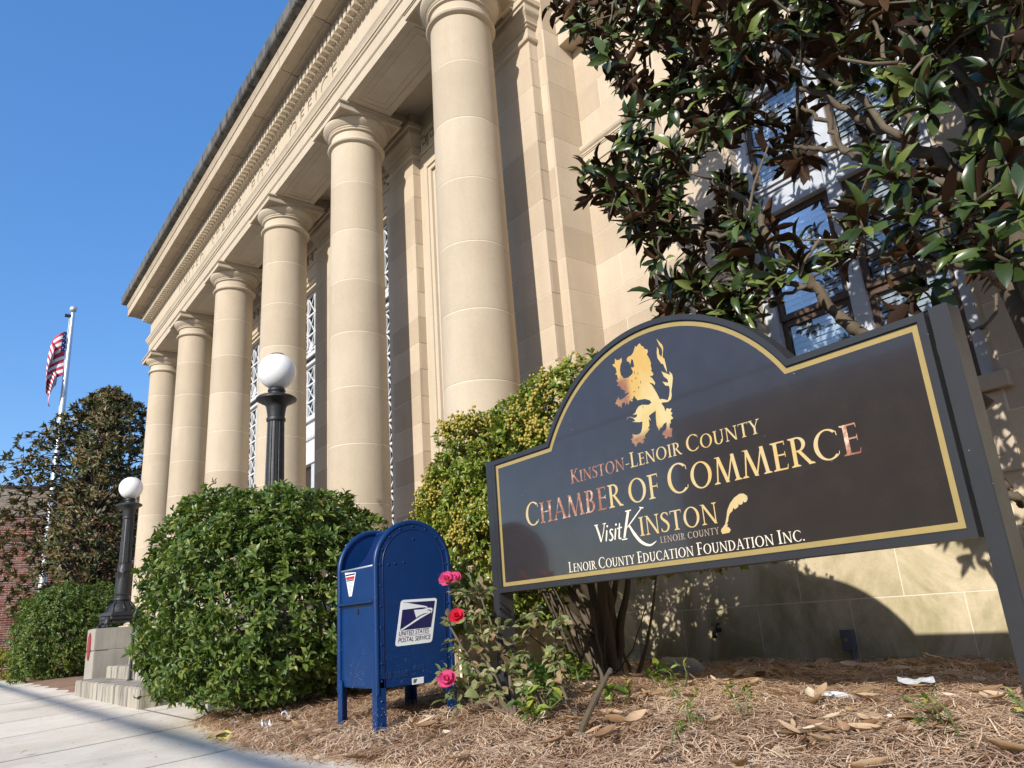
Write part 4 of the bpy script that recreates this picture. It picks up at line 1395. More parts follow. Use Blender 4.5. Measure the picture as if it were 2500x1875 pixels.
# big swash K
for q, pl in enumerate([spine([(-4.645, 1.585), (-4.61, 1.68), (-4.565, 1.80)], [.022, .026, .028]), spine([(-4.60, 1.802), (-4.53, 1.803)], [.010, .010]), spine([(-4.595, 1.665), (-4.50, 1.735), (-4.405, 1.805)], [.008, .012, .008]), spine([(-4.43, 1.81), (-4.385, 1.80)], [.010, .010]),
                        spine([(-4.575, 1.685), (-4.52, 1.60), (-4.45, 1.525), (-4.36, 1.49), (-4.285, 1.515)], [.012, .030, .026, .016, .004]), spine([(-4.675, 1.572), (-4.61, 1.572)], [.010, .010])]):
    tx.prism(pl, fs, .0042 - .00035 * q, .0050 - .00035 * q, 1)
# Visit, in slanted lower case
vx = -4.955
for q, pl in enumerate([spine([(vx - .025, 1.735), (vx + .005, 1.65), (vx + .02, 1.585)], [.020, .022, .016]), spine([(vx + .02, 1.583), (vx + .06, 1.66), (vx + .085, 1.735)], [.008, .009, .008]), spine([(vx - .045, 1.735), (vx + .0, 1.735)], [.009, .009]), spine([(vx + .065, 1.735), (vx + .105, 1.735)], [.008, .008]),
                        spine([(vx + .085, 1.582), (vx + .10, 1.64), (vx + .107, 1.675)], [.014, .018, .014]), ringp(vx + .117, 1.708, .010, .010, 0, 360, .0099, .0099, 12),
                        spine([(vx + .185, 1.668), (vx + .160, 1.675), (vx + .145, 1.655), (vx + .165, 1.625), (vx + .170, 1.60), (vx + .145, 1.582), (vx + .122, 1.592)], [.008, .012, .016, .019, .016, .012, .008]),
                        spine([(vx + .195, 1.582), (vx + .210, 1.64), (vx + .217, 1.675)], [.014, .018, .014]), ringp(vx + .227, 1.708, .010, .010, 0, 360, .0099, .0099, 12),
                        spine([(vx + .275, 1.585), (vx + .250, 1.590), (vx + .258, 1.64), (vx + .272, 1.715)], [.010, .016, .018, .010]), spine([(vx + .235, 1.672), (vx + .295, 1.676)], [.010, .010])]):
    tx.prism(pl, fs, .0048 - .0003 * (q % 5), .0056 - .0003 * (q % 5), 1)
tx.build('lettering', [M_gold, M_cream_v], sgn, at=AT, fix=False)
tx = MB()
sv = TK, TN
TK, TN = .085, .05
letters([('LENOIR COUNTY', .049)], -4.246, -3.652, 1.4935, tx, track=.10)
tx.build('lettering', [M_dull_v, M_copper], sgn, at=AT, fix=False)
tx = MB()
TK, TN = .115, .055
letters([('L', .092), ('ENOIR', .073), (' ', .07), ('C', .092), ('OUNTY', .073), (' ', .07), ('E', .092), ('DUCATION', .073), (' ', .07), ('F', .092), ('OUNDATION', .073), (' ', .07), ('I', .092), ('NC.', .073)], -5.402, -2.955, 1.3605, tx)
TK, TN = sv
tx.build('lettering', [M_cream_v, M_copper], sgn, at=AT, fix=False)
# quill and inkwell
qm = MB()
qm.prism([(-3.592, 1.545), (-3.565, 1.605), (-3.548, 1.655), (-3.515, 1.70), (-3.47, 1.735), (-3.42, 1.755), (-3.385, 1.752), (-3.362, 1.735), (-3.355, 1.71), (-3.368, 1.690), (-3.39, 1.686), (-3.398, 1.70), (-3.405, 1.68), (-3.43, 1.673), (-3.437, 1.688), (-3.45, 1.662), (-3.48, 1.65), (-3.492, 1.664), (-3.505, 1.640), (-3.53, 1.628), (-3.548, 1.60), (-3.555, 1.575), (-3.583, 1.543)], fs, .0045, .0055)
qm.prism([(-3.625, 1.488), (-3.56, 1.490), (-3.545, 1.508), (-3.555, 1.526), (-3.572, 1.534), (-3.566, 1.545), (-3.560, 1.556), (-3.580, 1.548), (-3.598, 1.550), (-3.606, 1.538), (-3.622, 1.530), (-3.634, 1.512)], fs, .0040, .0050)
qm.build('quill_emblem', [M_gold], sgn, at=AT, fix=False)
LION = [(-4.196, 3.204), (-4.178, 3.169), (-4.167, 3.169), (-4.147, 3.133), (-4.122, 3.125), (-4.115, 3.1), (-4.132, 3.081), (-4.108, 3.03), (-4.097, 2.984), (-4.106, 2.979), (-4.099, 2.931), (-4.111, 2.931), (-4.086, 2.888), (-4.102, 2.877), (-4.133, 2.884), (-4.105, 2.855), (-4.081, 2.809), (-4.089, 2.79), (-4.104, 2.809), (-4.15, 2.833), (-4.119, 2.799), (-4.079, 2.718), (-4.054, 2.655), (-4.028, 2.652), (-3.971, 2.626), (-3.948, 2.66), (-3.934, 2.711), (-3.938, 2.74), (-3.975, 2.754), (-4.001, 2.796), (-3.942, 2.768), (-3.942, 2.796), (-3.979, 2.834), (-3.997, 2.885), (-3.934, 2.842), (-3.949, 2.881), (-3.969, 2.943), (-3.986, 2.948), (-4.02, 3.009), (-4.021, 3.059), (-4.008, 3.108), (-3.995, 3.079), (-3.997, 3.037), (-3.976, 3.005), (-3.961, 3.039), (-3.96, 3.074), (-3.984, 3.118), (-4.004, 3.182), (-3.95, 3.106), (-3.944, 3.076), (-3.964, 2.998), (-3.948, 2.986), (-3.939, 2.913), (-3.938, 2.843), (-3.91, 2.828), (-3.917, 2.861), (-3.888, 2.828), (-3.886, 2.793), (-3.905, 2.73), (-3.92, 2.694), (-3.923, 2.653), (-3.937, 2.623), (-3.974, 2.61), (-4.033, 2.622), (-4.043, 2.618), (-4.019, 2.577), (-4.012, 2.538), (-3.995, 2.564), (-3.971, 2.551), (-3.942, 2.547), (-3.958, 2.524), (-3.94, 2.506), (-3.959, 2.494), (-3.939, 2.462), (-3.97, 2.457), (-3.972, 2.424), (-3.983, 2.433), (-3.99, 2.395), (-3.962, 2.381), (-3.976, 2.351), (-3.977, 2.319), (-3.999, 2.317), (-4.022, 2.329), (-4.038, 2.313), (-4.058, 2.324), (-4.051, 2.342), (-4.075, 2.355), (-4.066, 2.379), (-4.039, 2.386), (-4.023, 2.403), (-4.015, 2.448), (-4.046, 2.442), (-4.068, 2.42), (-4.095, 2.413), (-4.107, 2.396), (-4.112, 2.417), (-4.125, 2.448), (-4.124, 2.509), (-4.114, 2.575), (-4.136, 2.567), (-4.169, 2.558), (-4.198, 2.548), (-4.18, 2.502), (-4.203, 2.522), (-4.203, 2.467), (-4.225, 2.444), (-4.203, 2.436), (-4.238, 2.42), (-4.219, 2.422), (-4.259, 2.404), (-4.271, 2.386), (-4.264, 2.371), (-4.292, 2.371), (-4.285, 2.348), (-4.299, 2.331), (-4.325, 2.34), (-4.332, 2.356), (-4.366, 2.346), (-4.389, 2.32), (-4.402, 2.354), (-4.429, 2.367), (-4.421, 2.386), (-4.438, 2.397), (-4.408, 2.408), (-4.412, 2.44), (-4.377, 2.425), (-4.34, 2.42), (-4.31, 2.43), (-4.291, 2.46), (-4.277, 2.519), (-4.314, 2.522), (-4.4, 2.546), (-4.357, 2.546), (-4.381, 2.574), (-4.425, 2.595), (-4.462, 2.576), (-4.444, 2.597), (-4.415, 2.598), (-4.371, 2.575), (-4.343, 2.571), (-4.325, 2.595), (-4.38, 2.605), (-4.346, 2.614), (-4.328, 2.638), (-4.3, 2.659), (-4.262, 2.663), (-4.182, 2.642), (-4.149, 2.653), (-4.167, 2.679), (-4.218, 2.704), (-4.273, 2.712), (-4.301, 2.714), (-4.324, 2.744), (-4.339, 2.769), (-4.367, 2.719), (-4.392, 2.741), (-4.413, 2.703), (-4.433, 2.73), (-4.446, 2.705), (-4.46, 2.741), (-4.49, 2.738), (-4.502, 2.694), (-4.518, 2.724), (-4.534, 2.714), (-4.549, 2.743), (-4.575, 2.757), (-4.549, 2.776), (-4.557, 2.789), (-4.532, 2.786), (-4.529, 2.811), (-4.512, 2.788), (-4.51, 2.773), (-4.454, 2.779), (-4.402, 2.801), (-4.381, 2.81), (-4.444, 2.813), (-4.431, 2.834), (-4.461, 2.858), (-4.489, 2.869), (-4.468, 2.878), (-4.501, 2.891), (-4.485, 2.898), (-4.528, 2.91), (-4.505, 2.929), (-4.529, 2.966), (-4.505, 2.959), (-4.508, 3.008), (-4.531, 3.022), (-4.509, 3.031), (-4.517, 3.078), (-4.544, 3.102), (-4.551, 3.123), (-4.521, 3.117), (-4.511, 3.167), (-4.496, 3.143), (-4.462, 3.136), (-4.431, 3.145), (-4.431, 3.111), (-4.456, 3.082), (-4.467, 3.04), (-4.464, 2.995), (-4.432, 2.952), (-4.379, 2.944), (-4.327, 2.961), (-4.314, 2.982), (-4.33, 3.006), (-4.326, 3.026), (-4.309, 3.014), (-4.293, 3.023), (-4.298, 3.083), (-4.315, 3.096), (-4.337, 3.052), (-4.347, 3.081), (-4.37, 3.092), (-4.37, 3.118), (-4.349, 3.129), (-4.314, 3.129), (-4.287, 3.146), (-4.25, 3.2), (-4.238, 3.182), (-4.221, 3.198)]
lm = MB()
fx_ = lambda p: 1 if (p[0] < -4.36 and 2.60 < p[1] < 2.95) or (p[1] < 2.40 and p[0] < -4.22) else 0
tri_ = tessellate_polygon([[Vector((u, v, 0)) for u, v in LION]])
for t in tri_:
    c = np.mean([LION[i] for i in t], axis=0)
    lm.add([fs(*LION[i], .0044) for i in t], [(0, 1, 2)], 0)
# eye, mane and fur lines
for k, (u, v, w_, h_) in enumerate([(-4.382, 3.045, .030, .006), (-4.33, 3.00, .008, .03), (-4.30, 2.965, .008, .03), (-4.26, 2.945, .008, .03), (-4.29, 2.91, .010, .026), (-4.34, 2.90, .008, .03), (-4.24, 2.86, .008, .03), (-4.27, 2.82, .01, .028), (-4.33, 2.80, .03, .007), (-4.36, 2.74, .03, .007), (-4.40, 2.77, .025, .006), (-4.20, 2.66, .006, .03), (-4.25, 2.64, .006, .03)]):
    lm.prism([(u - w_ / 2, v), (u, v + h_ / 2), (u + w_ / 2, v + h_ * .2), (u, v - h_ / 2)], fs, .0030, .0040, 2)
lm.build('lion_emblem', [M_lion, M_copper, M_signblk], sgn, at=AT, fix=False)

# =================================================================== FLAGPOLE, FLAG
fp = thing('flagpole', (-46, 4.66, -.3), 'tall silver flagpole with ball finial behind the magnolia', 'flagpole')
MB().tube([(-46, 4.66, -.3), (-46, 4.66, 11.3), (-46, 4.66, 19.2)], [.19, .17, .10], 16).build('pole', M_pole, fp, smooth=50)
MB().sphere((-46, 4.66, 19.45), .195, 20, 12).build('finial', M_pole, fp, smooth=True)
MB().tube([(-46, 4.52, 19.0), (-46, 4.51, 10.2), (-46, 4.48, 2)], .02, 5).build('halyard', M_decalw, fp)
MB().box((-46.08, 4.28, 18.94), (-45.92, 4.66, 19.08)).build('truck', M_iron, fp)
# flag hanging in folds
flag = MB()
NU, NV = 60, 40
FH, FWd = 2.9, 4.4       # hoist, fly
# hanging cloth: hoist along the pole top part, fly end drops; parametrise by u (fly) and v (hoist)
M_fr = plain('flag_red', (.42, .02, .04), .7); M_fw = plain('flag_white', (.66, .66, .66), .7); M_fb = plain('flag_blue', (.02, .03, .14), .7)
Vf = []
for i in range(NU + 1):
    u = i / NU
    for j in range(NV + 1):
        v = j / NV               # 0 top of hoist .. 1 bottom
        q_ = min(1, u / .35)
        y = 3.90 - .70 * math.sin(q_ * math.pi / 2) * (.80 + .2 * math.sin(v * 2.5)) + max(0, u - .35) * .50 + .05 * math.sin(u * 15 + v * 4) * u
        z = 15.85 - v * 2.3 - (u * 1.7 if u < .35 else .595 + (u - .35) * 3.3 * (1 - .55 * v)) + .06 * math.sin(v * 9) * u
        x = -40 + .32 * math.sin(u * 16 + v * 2.0) * (.25 + u) + .08 * math.sin(u * 5 + v * 7)
        Vf.append((x - 6, 4.48 + (y - 3.90) * 1.15, z * 1.15 - .15))
for i in range(NU):
    for j in range(NV):
        a = i * (NV + 1) + j
        u, v = (i + .5) / NU, (j + .5) / NV
        mi = 2 if (u < .06 and v < 6 / 13) else (0 if int(v * 13) % 2 == 0 else 1)
        if mi == 2 and ((i // 2 + j // 2) % 2 == 0) and i % 2 == 0 and j % 2 == 0: mi = 1
        flag.add([Vf[a], Vf[a + 1], Vf[a + NV + 2], Vf[a + NV + 1]], [(0, 1, 2, 3)], mi)
fo = flag.build('flag', [M_fr, M_fw, M_fb], None, at=(-46, 4.5, 16), fix=False)
bm = bmesh.new(); bm.from_mesh(fo.data); bmesh.ops.remove_doubles(bm, verts=bm.verts, dist=.0005); bm.to_mesh(fo.data); bm.free()
fo.data.polygons.foreach_set('use_smooth', [True] * len(fo.data.polygons))
tag(fo, 'red and white striped flag with blue starred corner hanging limp', 'flag')

# =================================================================== BRICK BUILDING FAR LEFT
bk = thing('brick_building', (-52.5, 8, -.2), 'red brick building with pale parapet behind the far magnolia', 'building')
M_br = stone_mat('red_brick', (.36, .12, .075), (.22, .075, .055), vary=.55, speck=.4)
M_br2 = stone_mat('dark_red_brick', (.27, .065, .05), (.24, .06, .045), vary=.12, speck=.3)
M_cream = stone_mat('cream_brick', (.42, .34, .24), (.33, .26, .18), vary=.25, speck=.4)
M_mort2 = plain('white_mortar', (.62, .56, .48), .9, nz=.1)
M_cope = plain('dark_coping', (.06, .03, .03), .6, nz=.3)
XB = -52.0
box_part('wall', (-75, 1.0, -.4), (XB - .008, 26, 10.2), M_mort2, bk)
box_part('coping', (-75.1, .9, 10.2), (XB + .06, 26.1, 10.36), M_cope, bk)
box_part('string_course', (XB - .04, .95, 8.62), (XB + .05, 26, 8.86), M_conc, bk)
BRICKS = []
bh, bw = .124, .38
row = 0
z = -.2
while z < 10.2:
    off = (row % 2) * bw / 2
    y = 1.0 + off - bw
    while y < 26:
        y0, y1 = max(y, 1.0), y + bw - .034
        if not (8.60 < z + bh / 2 < 8.9) and y1 > y0 + .05:
            side_ = y < 2.55
            BRICKS.append((y0, y1, z, z + bh - .032, M_cream if z > 8.7 else (M_br2 if side_ else M_br)))
        y += bw
    z += bh; row += 1
# those that show largest (seen left of and through the tree) are single bricks, the rest one mesh per colour
def brick_score(b_):
    x_, y_, zc = project((XB, (b_[0] + b_[1]) / 2, (b_[2] + b_[3]) / 2))
    if x_ < -10 or y_ > 1600 or y_ < 1150: return 1e9
    return x_ + (0 if y_ < 1560 else 500)
BRICKS.sort(key=brick_score)
for b_ in BRICKS[:300]:
    block('brick', (XB - .035, b_[0], b_[2]), (XB - random.uniform(-.012, .002), b_[1], b_[3]), b_[4], bk)
rest = {}
for b_ in BRICKS[300:]:
    rest.setdefault(b_[4].name, (b_[4], MB()))[1].box((XB - .035, b_[0], b_[2]), (XB - random.uniform(-.012, .002), b_[1], b_[3]))
for mt, mb_ in rest.values():
    o = mb_.build('brickwork', mt, bk, fix=False); o['kind'] = 'stuff'

# opposite side of the street, seen only as a reflection
op = thing('opposite_building', (-6, -22, -.7), 'long brown brick building across the street mirrored in the sign', 'building')
box_part('wall', (-26, -40, -.9), (40, -21.5, 10.2), plain('brown_brick', (.20, .11, .075), .9, nz=.3, nscale=3), op)
box_part('parapet', (-26.1, -40.1, 10.2), (40.1, -21.3, 10.45), M_conc, op)
for k in range(9):
    w_ = box_part('window', (-23 + k * 7, -21.52, 2.0), (-19.5 + k * 7, -21.46, 4.2), M_glass, op)
    box_part('window', (-23 + k * 7, -21.52, 6.2), (-20.5 + k * 7, -21.46, 8.4), M_glass, op)
cb = thing('overhead_cable', (-8, -16.7, 10), 'thick black cable bundle hung along the street above the kerb', 'cable')
MB().tube([(-75, -16.75, 10.0), (0, -16.75, 10.0), (60, -16.75, 10.0)], .095, 8).build('cable', M_iron, cb)

# =================================================================== SMALL THINGS ON THE WALL AND BED
ob_ = thing('outlet_box', (-5.2, 8.85, .47), 'grey electrical box with conduit on the stone wall below the sign', 'electrical box')
box_part('box', (-5.285, 8.80, .357), (-5.155, 8.90, .585), M_box, ob_, bevel=.008)
box_part('cover', (-5.29, 8.785, .352), (-5.15, 8.80, .590), M_box, ob_, bevel=.004)
kn = MB().lathe([(0, 0), (.02, 0), (.02, .015), (0, .016)], 12)
kn.v = [(-5.22 + p[0], 8.785 - p[2], .475 + p[1]) for p in kn.v]
kn.build('knob', M_line, ob_)
MB().tube([(-5.20, 8.85, .36), (-5.20, 8.85, .2), (-5.15, 8.83, .05)], .028, 8).build('conduit', M_box, ob_, smooth=50)
sp_ = thing('water_spigot', (-7.14, 8.85, .62), 'small dark water spigot on the wall behind the bush stems', 'spigot')
MB().tube([(-7.14, 8.9, .64), (-7.14, 8.80, .64), (-7.14, 8.76, .60), (-7.14, 8.76, .54)], .03, 8).build('spout', M_iron, sp_, smooth=True)
MB().tube([(-7.20, 8.82, .72), (-7.08, 8.82, .72)], .02, 6).tube([(-7.14, 8.82, .72), (-7.14, 8.82, .64)], .015, 6).build('handle', M_iron, sp_)
# rock by the wall
def lump(name, c, r_, mat, label, cat, seed):
    mb_ = MB().sphere((0, 0, 0), 1.0, 18, 10)
    r2_ = np.random.default_rng(seed)
    A = np.array(mb_.v)
    k = r2_.normal(size=(6, 3)); ph = r2_.uniform(0, 6, 6)
    f = 1 + .12 * sum(np.sin(A @ k[i] * 1.7 + ph[i]) for i in range(6)) / 2
    A = A * f[:, None] * np.array(r_) + np.array(c)
    mb_.v = [tuple(p) for p in A]
    o = mb_.build(name, mat, None, at=c, smooth=True)
    return tag(o, label, cat)


lump('rock', (-6.75, 7.55, .22), (.33, .22, .17), M_conc, 'grey lichen-spotted rock in the shade by the wall', 'rock', 3)


def sheet(name, c, w, d, mat, label, cat, rz=0, seed=0, amp=.05, fold=.0):
    r2_ = np.random.default_rng(seed)
    mb_ = MB()
    n1_, n2_ = 9, 6
    ph = r2_.uniform(0, 6, 4)
    V = []
    for i in range(n1_):
        for j in range(n2_):
            u, v = i / (n1_ - 1) - .5, j / (n2_ - 1) - .5
            hz = amp * (math.sin(u * 6 + ph[0]) + math.sin(v * 5 + ph[1]) * .6 + math.sin((u + v) * 9 + ph[2]) * .4) + fold * abs(u)
            V.append((c[0] + (u * w * math.cos(rz) - v * d * math.sin(rz)), c[1] + (u * w * math.sin(rz) + v * d * math.cos(rz)), c[2] + hz + amp * 1.3))
    mb_.add(V, [(i * n2_ + j, (i + 1) * n2_ + j, (i + 1) * n2_ + j + 1, i * n2_ + j + 1) for i in range(n1_ - 1) for j in range(n2_ - 1)])
    o = mb_.build(name, mat, None, at=c, smooth=False)
    return tag(o, label, cat)


def bz(x, y): return float(bed_z(x, y))


sheet('paper_scrap', (-3.62, 6.02, bz(-3.62, 6.02)), .62, .26, M_paper, 'creased long white paper lying flat in the shade under the sign', 'litter', .25, 1, .03)
sheet('paper_scrap', (-3.30, 6.45, bz(-3.3, 6.45) + .06), .26, .34, M_paper, 'white paper scrap standing up beside the brown paper', 'litter', .5, 2, .02, .12)
sheet('paper_scrap', (-3.72, 6.35, bz(-3.72, 6.35) + .02), .34, .3, M_tan, 'crumpled brown paper behind the white paper under the sign', 'litter', .8, 3, .022)
sheet('foam_scrap', (-2.98, 5.27, bz(-2.98, 5.27) + .0), .16, .10, M_paper, 'tiny white foam crumbs on sunlit pine straw below the sign', 'litter', .2, 4, .02)
sheet('paper_scrap', (-10.3, 3.25, bz(-10.3, 3.25) + .02), .30, .09, M_paper, 'thin white paper strip on mulch below the big hedge', 'litter', 2.6, 5, .01)
sheet('paper_scrap', (-9.3, 3.55, bz(-9.3, 3.55) + .02), .12, .10, M_paper, 'small white paper scrap on mulch left of mailbox, upper one', 'litter', 1, 6, .03)
sheet('paper_scrap', (-9.0, 3.2, bz(-9.0, 3.2) + .02), .11, .10, M_paper, 'small white paper scrap on mulch left of mailbox, lower one', 'litter', 1.6, 7, .04)
sheet('food_wrapper', (-9.55, 2.87, walk_z(2.87) + .01), .34, .16, plain('yellow_wrap', (.62, .55, .12), .5), 'yellow crumpled wrapper at the pavement edge', 'litter', .3, 8, .03)
def stick(name, pts, rad, label):
    t = MB()
    P = np.array(pts, float)
    rs = np.linspace(rad, rad * .55, len(P))
    t.tube(P, rs, 8)
    return t


st_ = stick('s', [(-5.03, 4.30, bz(-5, 4.3) - .03), (-4.87, 4.30, .22), (-4.74, 4.31, .38), (-4.66, 4.31, .46), (-4.57, 4.32, .57)], .030, '')
st_.tube([(-4.66, 4.31, .46), (-4.69, 4.33, .53), (-4.75, 4.35, .60)], [.020, .014, .008], 6)
st_.tube([(-4.60, 4.315, .53), (-4.55, 4.30, .55)], [.016, .012], 6)
tag(st_.build('pruned_stick', M_bark, None, at=(-5, 4.3, .1), smooth=40), 'pruned grey branch stub leaning up from the pine straw below the sign', 'branch')

# =================================================================== PLANTS
LEAFSETS = []


def leaf_template(kind):
    """verts (k,3) with x along the leaf 0..1, z up; faces; material index per face"""
    if kind == 'magnolia':
        xs_ = [0, .12, .32, .58, .82, 1.0]; ws = [.012, .075, .135, .160, .105, .004]; zc = [0, .02, .045, .04, .0, -.06]
        V, F, Mi = [], [], []
        for x, w_, zz in zip(xs_, ws, zc):
            V += [(x, w_, zz + w_ * .28), (x, 0, zz), (x, -w_, zz + w_ * .28)]
        n = len(V)
        for i in range(5):
            for j in range(2):
                F.append((i * 3 + j, i * 3 + j + 1, (i + 1) * 3 + j + 1, (i + 1) * 3 + j)); Mi.append(0)
        F = [f[::-1] for f in F]
        V += [(x, y, z - .006) for x, y, z in V]
        F2 = [tuple(i + n for i in f[::-1]) for f in F]
        return np.array(V), F + F2, Mi + [1] * len(F2)
    if kind == 'dry':
        xs_ = [0, .15, .4, .65, .88, 1.0]; ws = [.015, .11, .19, .18, .09, .004]; zc = [.10, .03, .0, .03, .12, .20]
        V, F = [], []
        for x, w_, zz in zip(xs_, ws, zc):
            V += [(x, w_, zz + w_ * .75), (x, 0, zz), (x, -w_, zz + w_ * .55)]
        for i in range(5):
            for j in range(2):
                F.append((i * 3 + j, (i + 1) * 3 + j, (i + 1) * 3 + j + 1, i * 3 + j + 1))
        return np.array(V), F, [0] * len(F)
    if kind == 'holly':
        xs_ = [0, .25, .62, 1.0]; ws = [.03, .17, .21, .012]; zc = [0, .03, .03, -.08]
    elif kind == 'rose':
        xs_ = [0, .3, .65, 1.0]; ws = [.02, .26, .24, .01]; zc = [0, .02, .01, -.08]
    elif kind == 'blade':
        xs_ = [0, .35, .7, 1.0]; ws = [.03, .12, .10, .005]; zc = [0, .05, .02, -.12]
    else:
        xs_ = [0, .4, 1.0]; ws = [.02, .22, .01]; zc = [0, .03, -.04]
    V, F = [], []
    for x, w_, zz in zip(xs_, ws, zc):
        V += [(x, w_, zz + w_ * .35), (x, 0, zz), (x, -w_, zz + w_ * .35)]
    for i in range(len(xs_) - 1):
        for j in range(2):
            F.append((i * 3 + j, (i + 1) * 3 + j, (i + 1) * 3 + j + 1, i * 3 + j + 1))
    return np.array(V), F, [0] * len(F)


def frames(D, U):
    """rotation matrices with x along D and z near U"""
    D = D / (np.linalg.norm(D, axis=1)[:, None] + 1e-9)
    Y = np.cross(U, D); Y /= np.linalg.norm(Y, axis=1)[:, None] + 1e-9
    Z = np.cross(D, Y)
    return np.stack([D, Y, Z], 2)


def add_leaves(parent, kind, pos, D, U, size, mats, limit=300, name='leaf', rest_name='foliage'):
    R = frames(np.array(D, float), np.array(U, float))
    R[:, :, 1] *= rng.uniform(.78, 1.15, len(R))[:, None]
    R[:, :, 2] *= rng.uniform(.2, 2.4, len(R))[:, None]
    size = np.asarray(size, float)
    LEAFSETS.append(dict(parent=parent, kind=kind, T=np.array(pos, float), R=R, s=size, mats=mats, limit=limit, name=name, rest=rest_name))


def unit(n):
    u = rng.normal(size=(n, 3))
    return u / np.linalg.norm(u, axis=1)[:, None]


def hedge(name, C, R, n, size, mat, label, expo=.85, shell=.35, bottom=.0, limit=300, bumps=.10, berries=0, stems=14, cat='hedge', group=None, clip=None, shear=0.0, whorl=(6, 9)):
    """a bush of leaf rosettes at the ends of shoots that fill an uneven shell; n is the number of rosettes"""
    C, R = np.array(C, float), np.array(R, float)
    t = thing(name, (C[0], C[1], max(bottom, 0)), label, cat, group)
    u = unit(n * 2)
    keep = (u[:, 2] > -.75) | (rng.random(len(u)) < .3)
    u = u[keep][:n]
    n = len(u)
    us = np.sign(u) * np.abs(u) ** expo
    k = rng.normal(size=(7, 3)) * 3.2; ph = rng.uniform(0, 6.28, 7)
    k2 = rng.normal(size=(6, 3)) * 9; ph2 = rng.uniform(0, 6.28, 6)
    lump_ = 1 + bumps * np.sum([np.sin(u @ k[i] + ph[i]) for i in range(7)], axis=0) / 2.6 + .035 * np.sum([np.sin(u @ k2[i] + ph2[i]) for i in range(6)], axis=0) / 1.6
    dep = 1 - shell * rng.random(n) ** 2.0 + .05 * rng.random(n) ** 6
    P = C + us * R * (lump_ * dep)[:, None]
    P[:, 0] += shear * (P[:, 2] - C[2])
    nrm = us / R; nrm /= np.linalg.norm(nrm, axis=1)[:, None]
    ok = P[:, 2] > bottom
    if clip: ok &= clip(P)
    P, nrm, dep_ = P[ok], nrm[ok], dep[ok]
    ax = nrm * .75 + unit(len(P)) * .55 + np.array([0, 0, .40]); ax /= np.linalg.norm(ax, axis=1)[:, None]
    e1 = np.cross(ax, [.31, .22, .91]); e1 /= np.linalg.norm(e1, axis=1)[:, None]
    e2 = np.cross(ax, e1)
    LP, LD, LU, LS = [], [], [], []
    tws = MB()
    for i in range(len(P)):
        m_ = int(rng.integers(*whorl))
        s0 = size * rng.uniform(.75, 1.2)
        long_ = rng.random() < .012 and dep_[i] > .9
        L_ = size * (rng.uniform(1.2, 2.4) if long_ else .40)
        base_ = P[i]
        if long_: tws.tube([base_ - ax[i] * .05, base_ + ax[i] * L_], [.008, .004], 4)
        for q in range(m_):
            f = q / m_
            a = 2.4 * q + rng.normal() * .3
            o_ = math.radians(82 - 50 * f + rng.normal() * 10)
            d = math.cos(o_) * ax[i] + math.sin(o_) * (math.cos(a) * e1[i] + math.sin(a) * e2[i])
            LP.append(base_ + ax[i] * L_ * f); LD.append(d); LU.append(ax[i] * 1.0 + rng.normal(size=3) * .25); LS.append(s0 * (1.05 - .45 * f) * rng.uniform(.8, 1.15))
    if tws.v: tws.build('shoots', M_green_stem, t)['kind'] = 'stuff'
    add_leaves(t, 'holly', LP, LD, LU, LS, [mat], limit)
    # stems
    sm = MB()
    for q in range(stems):
        e = C + np.sign(1) * (unit(1)[0] * np.array([.75, .75, .6])) * R
        b0 = np.array([C[0] + (.12 + rng.uniform(-.42, .42)) * R[0], C[1] + (.15 + rng.uniform(-.42, .42)) * R[1], bottom - .30])
        mid = (b0 + e) / 2 + rng.normal(size=3) * .12
        sm.tube([b0, (b0 * .6 + mid * .4), mid, e], [.035, .03, .022, .01], 6)
    if stems: sm.build('stem', M_twig, t, smooth=True)
    if berries:
        seeds = P[rng.choice(len(P), 70)]
        dmin = np.min(np.linalg.norm(P[:, None] - seeds[None], axis=2), axis=1)
        wgt = np.exp(-(dmin / .16) ** 2) + .04
        idx = rng.choice(len(P), berries, replace=True, p=wgt / wgt.sum())
        idx = idx[(nrm[idx, 2] > -.2)]
        bb = MB()
        ico = MB().sphere((0, 0, 0), 1, 6, 4)
        for i in idx:
            c0 = P[i] + nrm[i] * .05
            for q in range(int(rng.integers(4, 10))):
                c_ = c0 + rng.normal(size=3) * .05
                bb.add(np.array(ico.v) * rng.uniform(.014, .022) + c_, ico.f)
        o = bb.build('berries', M_berry, t, smooth=True, fix=False); o['kind'] = 'stuff'
    return t


hedge('hedge', (-11.12, 3.90, 1.40), (2.12, 1.38, 1.53), 5600, .122, M_hedge, 'large rounded dark green hedge between the steps and the mailbox', bottom=.24, stems=30, shell=.36, bumps=.085, expo=.8, shear=.22)
hedge('hedge', (-36.0, 4.75, 1.55), (2.2, 1.95, 1.95), 4200, .15, M_hedge, 'smaller round green hedge left of the pedestal with red plaque', bottom=.0, bumps=.07)
hedge('berry_bush', (-7.05, 5.92, 1.82), (2.75, 1.0, 1.90), 7500, .105, M_hedge_y, 'yellow-green bush full of yellow berries behind the sign', bottom=.9, berries=2200, cat='bush', bumps=.07, stems=0, clip=lambda P: (P[:, 2] > 1.36) | (P[:, 0] < -7.9))
hedge('yellow_shrub', (-43.0, 3.4, .45), (1.2, 1.0, .75), 300, .20, M_yshrub, 'small yellow shrub at the foot of the brick building', bottom=-.2, cat='shrub', limit=60, stems=4)


